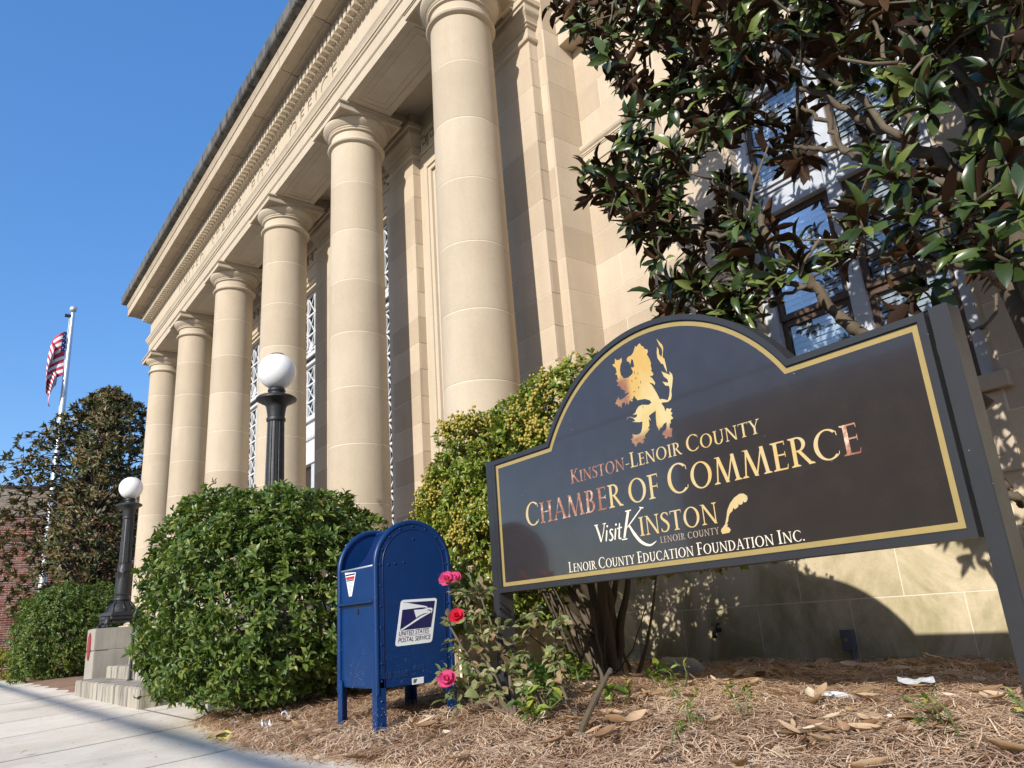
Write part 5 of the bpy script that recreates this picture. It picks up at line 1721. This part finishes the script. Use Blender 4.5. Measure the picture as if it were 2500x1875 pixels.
def limb(mb_, pts, r0, r1, n=9, jit=.02):
    P = np.array(pts, float)
    k = len(P)
    tt = np.linspace(0, k - 1, (k - 1) * 5 + 1)
    Q = []
    for t in tt:
        i = min(int(t), k - 2); f = t - i
        p0, p1, p2, p3 = P[max(i - 1, 0)], P[i], P[i + 1], P[min(i + 2, k - 1)]
        Q.append(.5 * ((2 * p1) + (-p0 + p2) * f + (2 * p0 - 5 * p1 + 4 * p2 - p3) * f * f + (-p0 + 3 * p1 - 3 * p2 + p3) * f ** 3))
    Q = np.array(Q) + rng.normal(size=(len(tt), 3)) * jit * np.linspace(1, .5, len(tt))[:, None]
    mb_.tube(Q, np.linspace(r0, r1, len(tt)) * rng.uniform(.9, 1.12, len(tt)), n)
    return Q


# trunks of the berry bush: many pale stems from one stool
bb_root = [o for o in COL.objects if o.name.startswith('berry_bush')][0]
tm = MB()
for q in range(13):
    a = rng.uniform(0, 6.28); r_ = rng.uniform(.0, .16)
    b0 = np.array([-7.35 + r_ * math.cos(a), 7.0 + r_ * math.sin(a), .12])
    e = np.array([-7.7 + rng.uniform(-1.6, 1.5), 6.4 + rng.uniform(-.6, .7), rng.uniform(1.4, 2.9)])
    limb(tm, [b0, b0 * .75 + e * .25 + (0, 0, .25), b0 * .4 + e * .6 + (0, 0, .15), e], rng.uniform(.045, .085), .015, 8, .012)
for q in range(16):
    b0 = np.array([-7.4 + rng.normal() * .22, 6.95 + rng.normal() * .18, .12])
    e = b0 + np.array([rng.normal() * .9, rng.normal() * .5 - .2, rng.uniform(.9, 2.0)])
    limb(tm, [b0, b0 * .6 + e * .4 + rng.normal(size=3) * .06, e], rng.uniform(.014, .03), .006, 6, .012)
tm.build('stems', M_bark, bb_root, smooth=True)


# ---- near magnolia
mag = thing('magnolia_tree', (-1.95, 6.7, .15), 'large magnolia with glossy leaves and brown undersides overhanging the sign', 'tree')
def at(px, py, Y):
    d = FW * FPX + RT * (px - 1250) - UP * (py - 937.5)
    return CAM + d * ((Y - CAM[1]) / d[1])


tr = MB()
SK = []
def br(pxs, Ys_, r0, r1, n=9):
    pts = [at(x, y, Y) for (x, y), Y in zip(pxs, np.interp(np.linspace(0, 1, len(pxs)), np.linspace(0, 1, len(Ys_)), Ys_))]
    q = limb(tr, pts, r0 * .70, r1 * .8, n)
    SK.extend([tuple(p) + (r0 + (r1 - r0) * i / len(q),) for i, p in enumerate(q)])
    return q


base = np.array([-1.72, 6.75, .1])
q = limb(tr, [base, base + (-.02, .0, 1.1), base + (-.10, .03, 2.4), at(2425, 560, 6.8), at(2395, 300, 6.9), at(2330, 60, 7.0), at(2260, -160, 7.0)], .19, .09, 12, .012); SK.extend([tuple(p) + (.12,) for p in q])
q = limb(tr, [base + (.12, -.05, 0), base + (.25, -.1, 1.4), at(2490, 620, 6.5), at(2470, 300, 6.3), at(2420, 60, 6.1), at(2400, -200, 6)], .13, .06, 10, .012); SK.extend([tuple(p) + (.1,) for p in q])
br([(2440, 560), (2327, 409), (2225, 347), (2153, 315), (2081, 278), (2008, 235), (1950, 215)], [6.8, 6.6, 6.3], .095, .03)
br([(2360, 470), (2300, 440), (2200, 425), (2117, 391), (2055, 362), (1985, 366), (1940, 358)], [6.75, 6.5, 6.4], .07, .025)
br([(2117, 391), (2055, 362), (2027, 310), (1990, 280), (1960, 262)], [6.5, 6.3], .05, .02)
br([(2420, 1000), (2250, 920), (2130, 840), (2060, 775), (1990, 700), (1948, 656), (1880, 586), (1850, 520), (1793, 472), (1740, 440)], [6.7, 6.4, 6.1, 6.2], .10, .03)
br([(1990, 705), (1907, 689), (1853, 680), (1760, 683), (1680, 700), (1640, 690)], [6.3, 6.1], .045, .012, 7)
br([(1975, 700), (1900, 725), (1853, 743), (1806, 775)], [6.25, 6.0], .03, .010, 7)
br([(1869, 583), (1800, 585), (1733, 567), (1660, 545), (1590, 530), (1500, 500)], [6.15, 6.0], .045, .012, 7)
br([(2225, 347), (2215, 270), (2180, 200), (2150, 100), (2130, 20)], [6.5, 6.6], .05, .018, 7)
br([(2200, 340), (2100, 240), (2010, 180), (1900, 120), (1800, 100), (1690, 90)], [6.5, 6.2, 5.9], .05, .014, 7)
br([(2395, 300), (2300, 180), (2180, 60), (2050, -10), (1900, -60)], [6.9, 6.6, 6.2], .07, .02, 8)
br([(2330, 60), (2200, -60), (1950, -110), (1700, -90), (1500, -40)], [6.8, 6.2, 5.7], .06, .015, 8)
br([(2455, 700), (2400, 660), (2330, 650), (2230, 645), (2160, 625), (2090, 560)], [6.0, 5.5, 5.3], .045, .014, 7)
br([(2440, 720), (2410, 800), (2350, 790), (2290, 740), (2240, 700)], [6.4, 5.9], .022, .008, 6)
br([(2500, 1230), (2455, 1180), (2400, 1150), (2320, 1050)], [7.0, 6.9], .06, .03, 8)
br([(2300, 640), (2230, 560), (2200, 480), (2190, 450)], [5.5, 5.2], .025, .010, 6)
br([(2480, 560), (2400, 500), (2330, 480), (2280, 500)], [5.9, 5.3], .03, .010, 6)
for (xx, yy) in ((2600, 300), (2650, 100), (2560, -150), (2700, 500), (2450, -300), (2200, -320), (1900, -300)):
    br([(2470, 330), ((xx + 2470) / 2, (yy + 300) / 2 - 20), (xx, yy)], [6.6, 6.3 + rng.uniform(-.6, .6)], .06, .02, 7)
SKA = np.array(SK)
# leaf clusters: tips of twigs spread through the crown
CROWN = [(1350, 5), (1420, 70), (1440, 120), (1500, 150), (1560, 200), (1510, 165), (1580, 260), (1530, 320), (1565, 400), (1500, 430), (1445, 410), (1450, 470), (1490, 480), (1540, 540), (1600, 600), (1585, 640), (1640, 680), (1600, 720), (1660, 770), (1640, 760), (1700, 790), (1760, 770), (1800, 740), (1830, 600)]
cl = []
def inside(x, y):
    if y < 90: return x > 1370 + y * .6
    if y < 330: return x > 1450 + (y - 90) * .42
    if y < 520: return x > 1500 - 40 * math.sin((y - 330) / 190 * math.pi)
    if y < 800: return x > 1530 + (y - 520) * .42
    return False
HOLES = [(1700, 480, 60, 70), (1620, 300, 40, 30), (1760, 380, 60, 35), (1880, 250, 60, 45), (1960, 470, 120, 60), (2080, 260, 70, 60), (2270, 320, 90, 60), (1960, 800, 120, 60), (1860, 630, 60, 25), (1640, 610, 50, 40), (2130, 150, 40, 40), (2200, 560, 40, 30), (2300, 560, 60, 50), (1750, 640, 40, 30), (2060, 420, 80, 50), (2280, 660, 60, 50)]
for (x, y) in CROWN: cl.append((x + rng.normal() * 8, y + rng.normal() * 8, rng.uniform(5.7, 6.3)))
cnt = 0
while cnt < 430:
    x, y = rng.uniform(1340, 2560), rng.uniform(-80, 800)
    if not inside(x, y): continue
    if x > 1900 and y > 640: continue
    skip = False
    for hx, hy, rx, ry in HOLES:
        if ((x - hx) / rx) ** 2 + ((y - hy) / ry) ** 2 < 1: skip = True
    if skip and rng.random() < .93: continue
    if x > 1830 and 130 < y < 640 and rng.random() < .66: continue
    d = rng.uniform(5.4, 8.0) if x > 1700 else rng.uniform(5.5, 7.2)
    cl.append((x, y, d)); cnt += 1
for (x, y, Y) in ((2180, 410, 5.0), (2100, 530, 5.1), (2310, 520, 5.0), (2420, 570, 4.9), (2440, 620, 5.0), (2250, 470, 5.2), (2380, 470, 5.1), (2480, 480, 4.9), (2210, 520, 5.1), (2330, 600, 5.2), (2450, 380, 5.2), (1950, 640, 5.6), (2200, 750, 5.6), (2260, 700, 5.7), (1750, 760, 5.9), (2420, 520, 5.3), (2480, 640, 5.2)):
    cl.append((x, y, Y))
# part of the crown beyond the picture, above and to the right
for q in range(170):
    x, y = rng.uniform(1500, 2900), rng.uniform(-700, -80)
    if rng.random() < .4: x, y = rng.uniform(2560, 3000), rng.uniform(-500, 700)
    cl.append((x, y, rng.uniform(5.2, 8.0)))
tw = MB()
PL, DL, UL, SL = [], [], [], []
tips = np.array([at(*q) for q in cl])
front = np.array([q[2] < 5.31 and q[1] > 350 for q in cl])
d0_ = np.array([np.linalg.norm(SKA[:, :3] - q, axis=1).min() for q in tips])
for ti in np.argsort(d0_):
    c = tips[ti]
    dd = np.linalg.norm(SKA[:, :3] - c, axis=1)
    i = dd.argmin()
    s0 = SKA[i, :3]
    d = c - s0
    dist = np.linalg.norm(d)
    mid = (s0 + c) / 2 + rng.normal(size=3) * .08 - np.array([0, 0, .06])
    tip = c
    pts_ = [s0, (s0 + mid) / 2 + rng.normal(size=3) * .03, mid, tip]
    r0_ = min(.030, .012 + .014 * dist)
    tw.tube(pts_, [r0_, r0_ * .8, r0_ * .6, .008], 5)
    SKA = np.vstack([SKA] + [np.array([[*p, .015]]) for p in (pts_[1], pts_[2], (pts_[1] + pts_[2]) / 2, (mid + tip) / 2)])
    ax = tip - mid; ax /= np.linalg.norm(ax)
    ax = ax * .6 + np.array([.05, -.33, .25]) + rng.normal(size=3) * .28
    if front[ti]: ax = ax * .5 + np.array([.22, -.55, .35])
    ax /= np.linalg.norm(ax)
    n_ = int(rng.integers(8, 15))
    e1 = np.cross(ax, [.3, .2, .9]); e1 /= np.linalg.norm(e1); e2 = np.cross(ax, e1)
    for k in range(n_):
        a = 2.4 * k + rng.normal() * .25
        op_ = math.radians(rng.uniform(35, 95) if k < n_ * .8 else rng.uniform(10, 35))
        dd_ = math.cos(op_) * ax + math.sin(op_) * (math.cos(a) * e1 + math.sin(a) * e2)
        dd_ = dd_ + np.array([0, 0, -.18])
        PL.append(tip - ax * (.16 * rng.random())); DL.append(dd_); UL.append(ax + rng.normal(size=3) * .35 + np.array([0, 0, .15]))
        SL.append(rng.uniform(.18, .32))
tr.build('trunk', M_bark, mag, smooth=True)
tw.build('twigs', M_bark, mag, smooth=True)['kind'] = 'stuff'
add_leaves(mag, 'magnolia', PL, DL, UL, SL, [M_mag_top, M_mag_bot], 300)

# ---- far magnolia
fm = thing('magnolia_tree', (-41.4, 5.8, -.1), 'tall conical magnolia with bronze leaves beyond the last column', 'tree')
ft = MB()
limb(ft, [(-41.4, 5.8, -.3), (-41.4, 5.9, 3.2), (-41.5, 6.1, 7.7), (-41.4, 6.2, 13.0)], .25, .04, 10)
prof_z = [-.3, 1.0, 2.7, 4.4, 6.6, 8.8, 10.5, 11.6, 12.8, 13.5]
prof_r = [1.0, 1.4, 2.0, 2.5, 2.8, 2.8, 2.4, 1.7, .9, .13]
PF, DF, UF, SF = [], [], [], []
rf_ = np.random.default_rng(21)
kk = rf_.normal(size=(8, 3)) * 1.6; pk = rf_.uniform(0, 6.28, 8)
for q in range(2000):
    z_ = 13.5 * rng.random() ** .8
    R0 = np.interp(z_, prof_z, prof_r)
    a = rng.uniform(0, 6.283)
    dirv = np.array([math.cos(a), math.sin(a), (z_ - 6.6) / 9])
    wob = 1 + .20 * sum(math.sin(dirv @ kk[i] * 1.5 + pk[i]) for i in range(8)) / 1.6
    wob *= 1.0 + .10 * max(0, -math.sin(a)) * np.interp(z_, [0, 2, 5, 10, 12], [0, .3, 1, 1, .4])
    r_ = R0 * wob * (1 - .6 * rng.random() ** 2.2)
    c = np.array([-41.4 + r_ * math.cos(a), 5.82 + .03 * z_ + r_ * math.sin(a), z_])
    if rng.random() < .18: limb(ft, [(-41.4, 5.82 + .025 * z_, max(0, z_ - r_ * .6)), (c + np.array([-41.4, 5.8, z_])) / 2, c], .05, .012, 5)
    ax = np.array([math.cos(a), math.sin(a), .55]) + rng.normal(size=3) * .3; ax /= np.linalg.norm(ax)
    e1 = np.cross(ax, [.3, .2, .9]); e1 /= np.linalg.norm(e1); e2 = np.cross(ax, e1)
    for k in range(10):
        b_ = 2.4 * k
        op_ = math.radians(rng.uniform(25, 90))
        dd_ = math.cos(op_) * ax + math.sin(op_) * (math.cos(b_) * e1 + math.sin(b_) * e2)
        PF.append(c + rng.normal(size=3) * .05); DF.append(dd_); UF.append(ax + np.array([0, 0, .2])); SF.append(rng.uniform(.22, .37))
ft.build('trunk', M_bark, fm, smooth=True)
add_leaves(fm, 'simple', PF, DF, UF, SF, [M_dmag], 300)

# ---- rose bush
rose = thing('rose_bush', (-6.0, 4.35, .1), 'thin rose bush with pink blooms beside the mailbox', 'rose bush')
rs = MB()
RP, RD, RU, RSz = [], [], [], []
def compound(tip, d, sc, nleaf=5):
    d = np.array(d, float); d /= np.linalg.norm(d)
    e1 = np.cross(d, [0, 0, 1.0]); e1 /= np.linalg.norm(e1) + 1e-9
    e2 = np.cross(e1, d)
    for k in range(nleaf):
        f = .25 + .75 * (k // 2) / max(1, nleaf // 2)
        p = tip + d * sc * f * .9
        sgn_ = 0 if k == nleaf - 1 else (1 if k % 2 else -1)
        RP.append(p); RD.append(d * (.6 if sgn_ else 1) + e1 * sgn_ * .9 + rng.normal(size=3) * .2); RU.append(e2 + rng.normal(size=3) * .35); RSz.append(sc * rng.uniform(.55, .85))
    rs.tube([tip, tip + d * sc], [.005, .003], 4)


def cane(pts, r0, leaves, sc=.15):
    q = limb(rs, pts, r0, r0 * .35, 6, .01)
    for k in range(leaves):
        i = int(len(q) * (.35 + .65 * rng.random())) - 1
        compound(q[i], rng.normal(size=3) + np.array([.3, -.5, .2]), sc * rng.uniform(.7, 1.2))


b0 = np.array([-5.95, 4.42, .10])
cane([b0, (-6.10, 4.36, .35), (-6.30, 4.30, .75), (-6.45, 4.25, 1.10), (-6.52, 4.22, 1.38)], .028, 22)
cane([b0, (-6.2, 4.30, .40), (-6.45, 4.22, .70), (-6.62, 4.15, .98)], .024, 17)
cane([b0, (-6.0, 4.38, .5), (-6.1, 4.3, .95), (-6.25, 4.26, 1.28)], .020, 20)
cane([b0, (-6.25, 4.22, .30), (-6.5, 4.12, .42), (-6.65, 4.08, .55)], .018, 15)
cane([b0 + (.3, .1, 0), (-5.9, 4.5, .6), (-5.75, 4.5, .95)], .016, 10)
cane([(-5.2, 4.5, .1), (-5.45, 4.5, .5), (-5.35, 4.45, .80), (-5.2, 4.4, 1.05)], .016, 16, .13)
cane([(-5.35, 4.45, .80), (-5.5, 4.4, .95), (-5.58, 4.4, 1.05)], .012, 6, .13)
cane([(-5.75, 4.35, .1), (-5.7, 4.3, .3), (-5.6, 4.25, .5)], .012, 10, .12)
rs.build('cane', M_twig, rose, smooth=True)
add_leaves(rose, 'rose', RP, RD, RU, RSz, [M_rose_leaf], 300)
def bloom(c, r_, mat, name, lab):
    mb_ = MB()
    for ringi, (n_, op_, sz) in enumerate(((4, 20, .7), (5, 50, 1.0), (6, 80, 1.1))):
        for k in range(n_):
            a = 2 * math.pi * k / n_ + ringi
            ax = np.array([.55, -.6, .5]); ax /= np.linalg.norm(ax)
            e1 = np.cross(ax, [0, 0, 1.0]); e1 /= np.linalg.norm(e1); e2 = np.cross(ax, e1)
            o_ = math.radians(op_)
            dv = math.cos(o_) * ax + math.sin(o_) * (math.cos(a) * e1 + math.sin(a) * e2)
            sv_ = -math.sin(a) * e1 + math.cos(a) * e2
            up_ = np.cross(dv, sv_)
            L_ = r_ * sz
            c_ = np.array(c)
            V = []
            for (t, w_, lift) in ((.08, .12, 0), (.45, .42, -.06), (.8, .48, .0), (1.0, .25, .12)):
                for s_ in (-1, 0, 1):
                    V.append(c_ + dv * L_ * t + sv_ * L_ * w_ * s_ + ax * L_ * (lift + (.12 if s_ else 0)) + rng.normal(size=3) * r_ * .04)
            mb_.add(V, [(i * 3 + j, i * 3 + j + 1, (i + 1) * 3 + j + 1, (i + 1) * 3 + j) for i in range(3) for j in range(2)])
    o = mb_.build(name, mat, rose, at=c, smooth=True); o['label'] = lab


bloom(at(1092, 1416, 4.1), .075, M_pink, 'flower', 'pink bloom at the top')
bloom(at(1112, 1412, 4.28), .06, M_pink, 'flower', 'pink bloom at the top')
bloom(at(1116, 1506, 4.02), .07, M_redp, 'flower', 'small red bloom')
bloom(at(1092, 1660, 3.95), .080, M_pink, 'flower', 'deep pink bloom low down')

# ---- weeds
WEEDS = [(-5.56, 4.24, .30, 22, 'leafy green weed clump at the foot of the rose bush'), (-6.14, 4.95, .42, 16, 'tall green vine shoot beside the left sign post'), (-6.75, 5.9, .34, 20, 'ferny green seedling behind the left sign post'),
         (-7.4, 6.3, .36, 14, 'bright green seedling under the bush stems'), (-5.8, 6.2, .26, 12, 'low fern-like weed near the bush trunk'), (-5.33, 5.95, .26, 6, 'upright yellow-green shoot under the middle of the sign'), (-4.03, 4.54, .24, 10, 'yellowish weed in front of the sign, upper'),
         (-3.77, 4.15, .22, 6, 'tall yellow-green blade weed in the foreground straw'), (-4.36, 5.5, .20, 8, 'small green creeper in the straw below the sign'), (-3.87, 5.0, .22, 10, 'low green weed right of the yellowish one'), (-2.55, 4.95, .20, 6, 'small green blades in straw at lower right'),
         (-2.3, 4.85, .24, 10, 'broad-leaved weed at lower right'), (-2.05, 5.15, .20, 6, 'single broad leaves beside the lower right weed'), (-1.95, 6.0, .30, 10, 'green leaves at the foot of the right sign post'), (-5.4, 5.1, .30, 14, 'green vine leaves right of the rose bush'), (-4.9, 5.4, .18, 8, 'tiny green seedlings behind the pruned branch'),
         (-5.9, 4.75, .46, 14, 'tangled vine with yellow leaves behind the rose bush'), (-6.45, 5.3, .3, 12, 'green seedlings at the foot of the left sign post')]
for (x, y, hgt, n_, lab) in WEEDS:
    zz = bz(x, y)
    w_ = thing('weed', (x, y, zz), lab, 'weed', 'weeds in the flower bed')
    sm = MB()
    P_, D_, U_, S_ = [], [], [], []
    for k in range(max(2, n_ // 4)):
        e = np.array([x + rng.normal() * hgt * .45, y + rng.normal() * hgt * .35, zz + hgt * rng.uniform(.5, 1.15)])
        b0 = np.array([x + rng.normal() * .05, y + rng.normal() * .05, zz - .03])
        mid = (b0 + e) / 2 + np.array([rng.normal() * .05, rng.normal() * .05, .06])
        sm.tube([b0, mid, e], [.008, .006, .004], 5)
        for q in range(5 + n_ // 4):
            t = .35 + .65 * rng.random()
            p = (1 - t) ** 2 * b0 + 2 * t * (1 - t) * mid + t * t * e
            d = rng.normal(size=3); d[2] = abs(d[2]) * .5 + .15
            P_.append(p); D_.append(d); U_.append(np.array([0, 0, 1.0]) + rng.normal(size=3) * .4); S_.append(hgt * rng.uniform(.22, .46))
    sm.build('stem', M_green_stem, w_, smooth=True)
    add_leaves(w_, 'blade' if n_ in (8, 10, 6) else 'rose', P_, D_, U_, S_, [M_weed], 60)

# ---- pine straw and fallen leaves
def scatter(n, dens):
    out = []
    while len(out) < n:
        x = rng.uniform(-12.6, 1.5, 4000); y = rng.uniform(2.7, 8.9, 4000)
        e = edge_y(x)
        w_ = dens(x, y, e) * (y > e - .05 - .12 * rng.random(4000))
        k = rng.random(4000) < w_
        out.extend(zip(x[k], y[k]))
    return np.array(out[:n])


def near(x, y, e):
    d = np.hypot(x, y)
    return np.clip((5.2 / d) ** 1.6, 0.08, 1)


NN = 80000
P2 = scatter(NN, near)
aa = np.where(rng.random(NN) < .5, rng.uniform(0, 6.283, NN), rng.normal(.25, .7, NN) + 3.1 * (rng.random(NN) < .5))
ln_ = rng.uniform(.10, .30, NN)
wd = rng.uniform(.0020, .0042, NN)
Z0 = bed_z(P2[:, 0], P2[:, 1]) + rng.uniform(.0, .055, NN) + .02 * rng.random(NN) ** 6
ca, sa = np.cos(aa), np.sin(aa)
bend = rng.normal(0, .10, NN) * ln_
tl = rng.normal(0, .16, NN)
VV = np.zeros((NN, 8, 3))
for s_, t in enumerate((-.5, -.17, .17, .5)):
    cx = P2[:, 0] + ca * ln_ * t - sa * bend * (1 - 4 * t * t)
    cy = P2[:, 1] + sa * ln_ * t + ca * bend * (1 - 4 * t * t)
    cz = bed_z(cx, cy) * .6 + bed_z(P2[:, 0], P2[:, 1]) * .4 + (Z0 - bed_z(P2[:, 0], P2[:, 1])) + tl * ln_ * t + .02 * (1 - 4 * t * t)
    cz = np.maximum(cz, bed_z(cx, cy) + .003)
    VV[:, s_ * 2] = np.stack([cx - sa * wd, cy + ca * wd, cz], 1)
    VV[:, s_ * 2 + 1] = np.stack([cx + sa * wd, cy - ca * wd, cz + wd * .4], 1)


def big_mesh(name, VV, Floc, mats, parent, Mi=None, smooth=True):
    n, k, _ = VV.shape
    Fl = np.array(Floc)
    nf, fk = Fl.shape
    me = bpy.data.meshes.new(name)
    me.vertices.add(n * k)
    me.vertices.foreach_set('co', (VV.reshape(-1, 3) * S).ravel())
    idx = (Fl[None] + (np.arange(n) * k)[:, None, None]).reshape(-1)
    me.loops.add(len(idx)); me.loops.foreach_set('vertex_index', idx)
    me.polygons.add(n * nf)
    me.polygons.foreach_set('loop_start', np.arange(0, n * nf * fk, fk))
    me.polygons.foreach_set('loop_total', np.full(n * nf, fk))
    for m_ in mats: me.materials.append(m_)
    if Mi is not None: me.polygons.foreach_set('material_index', np.tile(Mi, n))
    me.polygons.foreach_set('use_smooth', np.full(n * nf, smooth))
    me.update(); me.validate()
    o = bpy.data.objects.new(name, me)
    COL.objects.link(o)
    if parent is not None:
        o.parent = parent
        o.location = tuple(-WL[parent.name])
    WL[o.name] = np.zeros(3)
    return o


ps = big_mesh('pine_straw', VV, [(0, 1, 3, 2), (2, 3, 5, 4), (4, 5, 7, 6)], [M_pine], None, smooth=False)
tag(ps, 'brown pine straw covering the flower bed', 'pine straw', kind='stuff')
# dry leaves
def leaf_verts(T, R, s_, kind):
    V0, F, Mi = leaf_template(kind)
    return np.einsum('nij,kj->nki', R, V0) * s_[:, None, None] + T[:, None, :], F, Mi


nd = 1900
P3 = scatter(nd, lambda x, y, e: near(x, y, e) * np.where(x > -5.5, 1.0, .35) * np.clip(.25 + 1.1 * np.sin(x * 2.3 + 1.3 * np.sin(y * 2.1)) * np.sin(y * 2.9 + x), .12, 1))
az_ = rng.uniform(0, 6.283, nd)
D3 = np.stack([np.cos(az_), np.sin(az_), rng.normal(0, .18, nd)], 1)
U3 = np.array([0, 0, 1.0]) + rng.normal(size=(nd, 3)) * .35
T3 = np.stack([P3[:, 0], P3[:, 1], bed_z(P3[:, 0], P3[:, 1]) + .035 + .05 * rng.random(nd)], 1)
s3 = .05 + .19 * rng.random(nd) ** 1.5
R3 = frames(D3, U3 * np.where(rng.random(nd) < .5, 1, -1)[:, None])
R3[:, :, 1] *= rng.uniform(.6, 1.2, nd)[:, None]; R3[:, :, 2] *= rng.uniform(.2, 1.6, nd)[:, None]
Vd, Fd, Md = leaf_verts(T3, R3, s3, 'dry')
dl = big_mesh('fallen_leaves', Vd, Fd, [M_dry], None, smooth=True)
tag(dl, 'dry tan leaves scattered over the pine straw', 'fallen leaves', kind='stuff')
# crumbs of litter on the pavement
nc = 420
px_ = rng.uniform(-26, -4, nc); py_ = 3.15 - np.abs(rng.normal(0, .7, nc))
az_ = rng.uniform(0, 6.283, nc)
Tc = np.stack([px_, py_, walk_z(py_) + .008], 1)
ok = py_ < np.minimum(edge_y(px_), 3.18)
Vc, Fc, _ = leaf_verts(Tc[ok], frames(np.stack([np.cos(az_), np.sin(az_), 0 * az_ + .1], 1)[ok], np.array([[0, 0, 1.0]] * int(ok.sum()))), rng.uniform(.015, .05, nc)[ok], 'simple')
cr = big_mesh('pavement_crumbs', Vc, Fc, [M_dry], None, smooth=False)
tag(cr, 'brown crumbs and bits of leaf on the pale pavement', 'litter', kind='stuff')
# single dry leaves on the pavement
for (px, py, lab) in ((512, 1812, 'curled brown leaf on the pavement edge beside the yellow wrapper'), (48, 1848, 'small dry brown leaf on the pavement at lower left')):
    d = FW * FPX + RT * (px - 1250) - UP * (py - 937.5)
    t = (-.2645 - 1) / (d[2] - .06 * d[1])
    p = CAM + d * t
    Vd, Fd, _ = leaf_verts(np.array([p + (0, 0, .03)]), frames(np.array([[.5, .6, .35]]), np.array([[.2, -.3, .9]])), np.array([.20 if px > 300 else .10]), 'rose')
    mb_ = MB().add(Vd[0], Fd)
    tag(mb_.build('dry_leaf', M_tan, None, at=p, fix=False), lab, 'leaf')

# =================================================================== LEAVES: the largest in view become single objects
GW, GH = 500, 375
zb = np.full(GW * GH, 1e9)
owner = np.full(GW * GH, -1, np.int64)


def splat(P, ids):
    x, y, z = project(P)
    ix = (x / 2500 * GW).astype(int); iy = (y / 1875 * GH).astype(int)
    ok = (z > .1) & (ix >= 0) & (ix < GW) & (iy >= 0) & (iy < GH)
    k = iy[ok] * GW + ix[ok]; zz = z[ok]; ii = ids[ok]
    o_ = np.argsort(-zz)
    k, zz, ii = k[o_], zz[o_], ii[o_]
    better = zz < zb[k]
    k, zz, ii = k[better], zz[better], ii[better]
    zb[k] = zz; owner[k] = ii          # last write wins: nearest


def occ(f, nu, nv):
    u, v = np.meshgrid(np.linspace(0, 1, nu), np.linspace(0, 1, nv))
    P = f(u.ravel(), v.ravel())
    splat(np.stack(P, 1), np.full(u.size, -2, np.int64))


occ(lambda u, v: (SX0 + u * (SX1 - SX0), u * 0 + YS, SZ0 + v * (SZ1 - SZ0)), 300, 120)
occ(lambda u, v: (ACX - 1.3 + u * 2.6, u * 0 + YS, SZ1 + v * np.sqrt(np.maximum(0, AR ** 2 - (-1.3 + u * 2.6) ** 2)) * .47), 200, 60)
occ(lambda u, v: (-1.85 + u * .12, u * 0 + YS, v * 2.63), 20, 150)
occ(lambda u, v: (u * 0 - 7.05, 3.57 + u * .89, .4 + v * 1.6), 60, 120)
occ(lambda u, v: (-7.95 + u * .89, u * 0 + 3.58, .4 + v * 1.2), 60, 120)
for x in CX: occ(lambda u, v: (x + .6 * np.cos(u * 6.28), CY + .6 * np.sin(u * 6.28), 1.6 + v * 10.5), 120, 400)
occ(lambda u, v: (u * 0 - 8.734, 5.7 + u * 3.2, v * 1.6), 100, 60)
occ(lambda u, v: ((-26.99 + u * 1.38) * KS, u * 0 + 4.04 * KS, v * 1.5), 40, 50)
gid = 0
for Ls in LEAFSETS:
    V0, F, Mi = leaf_template(Ls['kind'])
    n = len(Ls['T'])
    Ls['V'] = np.einsum('nij,kj->nki', Ls['R'], V0) * Ls['s'][:, None, None] + Ls['T'][:, None, :]
    Ls['gid'] = gid
    nv = V0.shape[0] if Ls['kind'] != 'magnolia' else V0.shape[0] // 2
    Q = Ls['V'][:, :nv]
    ids = np.repeat(np.arange(gid, gid + n), nv)
    splat(Q.reshape(-1, 3), ids)
    splat(((Q[:, :-1] + Q[:, 1:]) / 2).reshape(-1, 3), np.repeat(np.arange(gid, gid + n), nv - 1))
    gid += n
hits = np.bincount(owner[owner >= 0], minlength=gid)
LEAFMESH = {}
for Ls in LEAFSETS:
    n = len(Ls['T'])
    h = hits[Ls['gid']:Ls['gid'] + n]
    order = np.argsort(-(h * 1000 + Ls['s'] * 10))
    pick = [i for i in order[:Ls['limit']] if h[i] >= 1]
    key = (Ls['kind'],) + tuple(m_.name for m_ in Ls['mats'])
    V0, F, Mi = leaf_template(Ls['kind'])
    if key not in LEAFMESH:
        me = bpy.data.meshes.new('leaf')
        me.from_pydata([tuple(p) for p in V0], [], F)
        for m_ in Ls['mats']: me.materials.append(m_)
        me.polygons.foreach_set('material_index', Mi)
        me.polygons.foreach_set('use_smooth', [True] * len(F))
        LEAFMESH[key] = me
    par_ = Ls['parent']
    base_ = WL[par_.name]
    for i in pick:
        o = bpy.data.objects.new(Ls['name'], LEAFMESH[key])
        COL.objects.link(o)
        o.parent = par_
        mm = Matrix.Identity(4)
        Rm = Ls['R'][i] * Ls['s'][i] * S
        tt = Ls['T'][i] * S - base_
        for a in range(3):
            for b_ in range(3): mm[a][b_] = Rm[a, b_]
            mm[a][3] = tt[a]
        o.matrix_local = mm
    mask = np.ones(n, bool); mask[pick] = False
    if mask.any():
        o = big_mesh(Ls['rest'], Ls['V'][mask], F, Ls['mats'], par_, Mi)
        o['kind'] = 'stuff'
print('leaves', gid, 'objects', len(COL.objects))
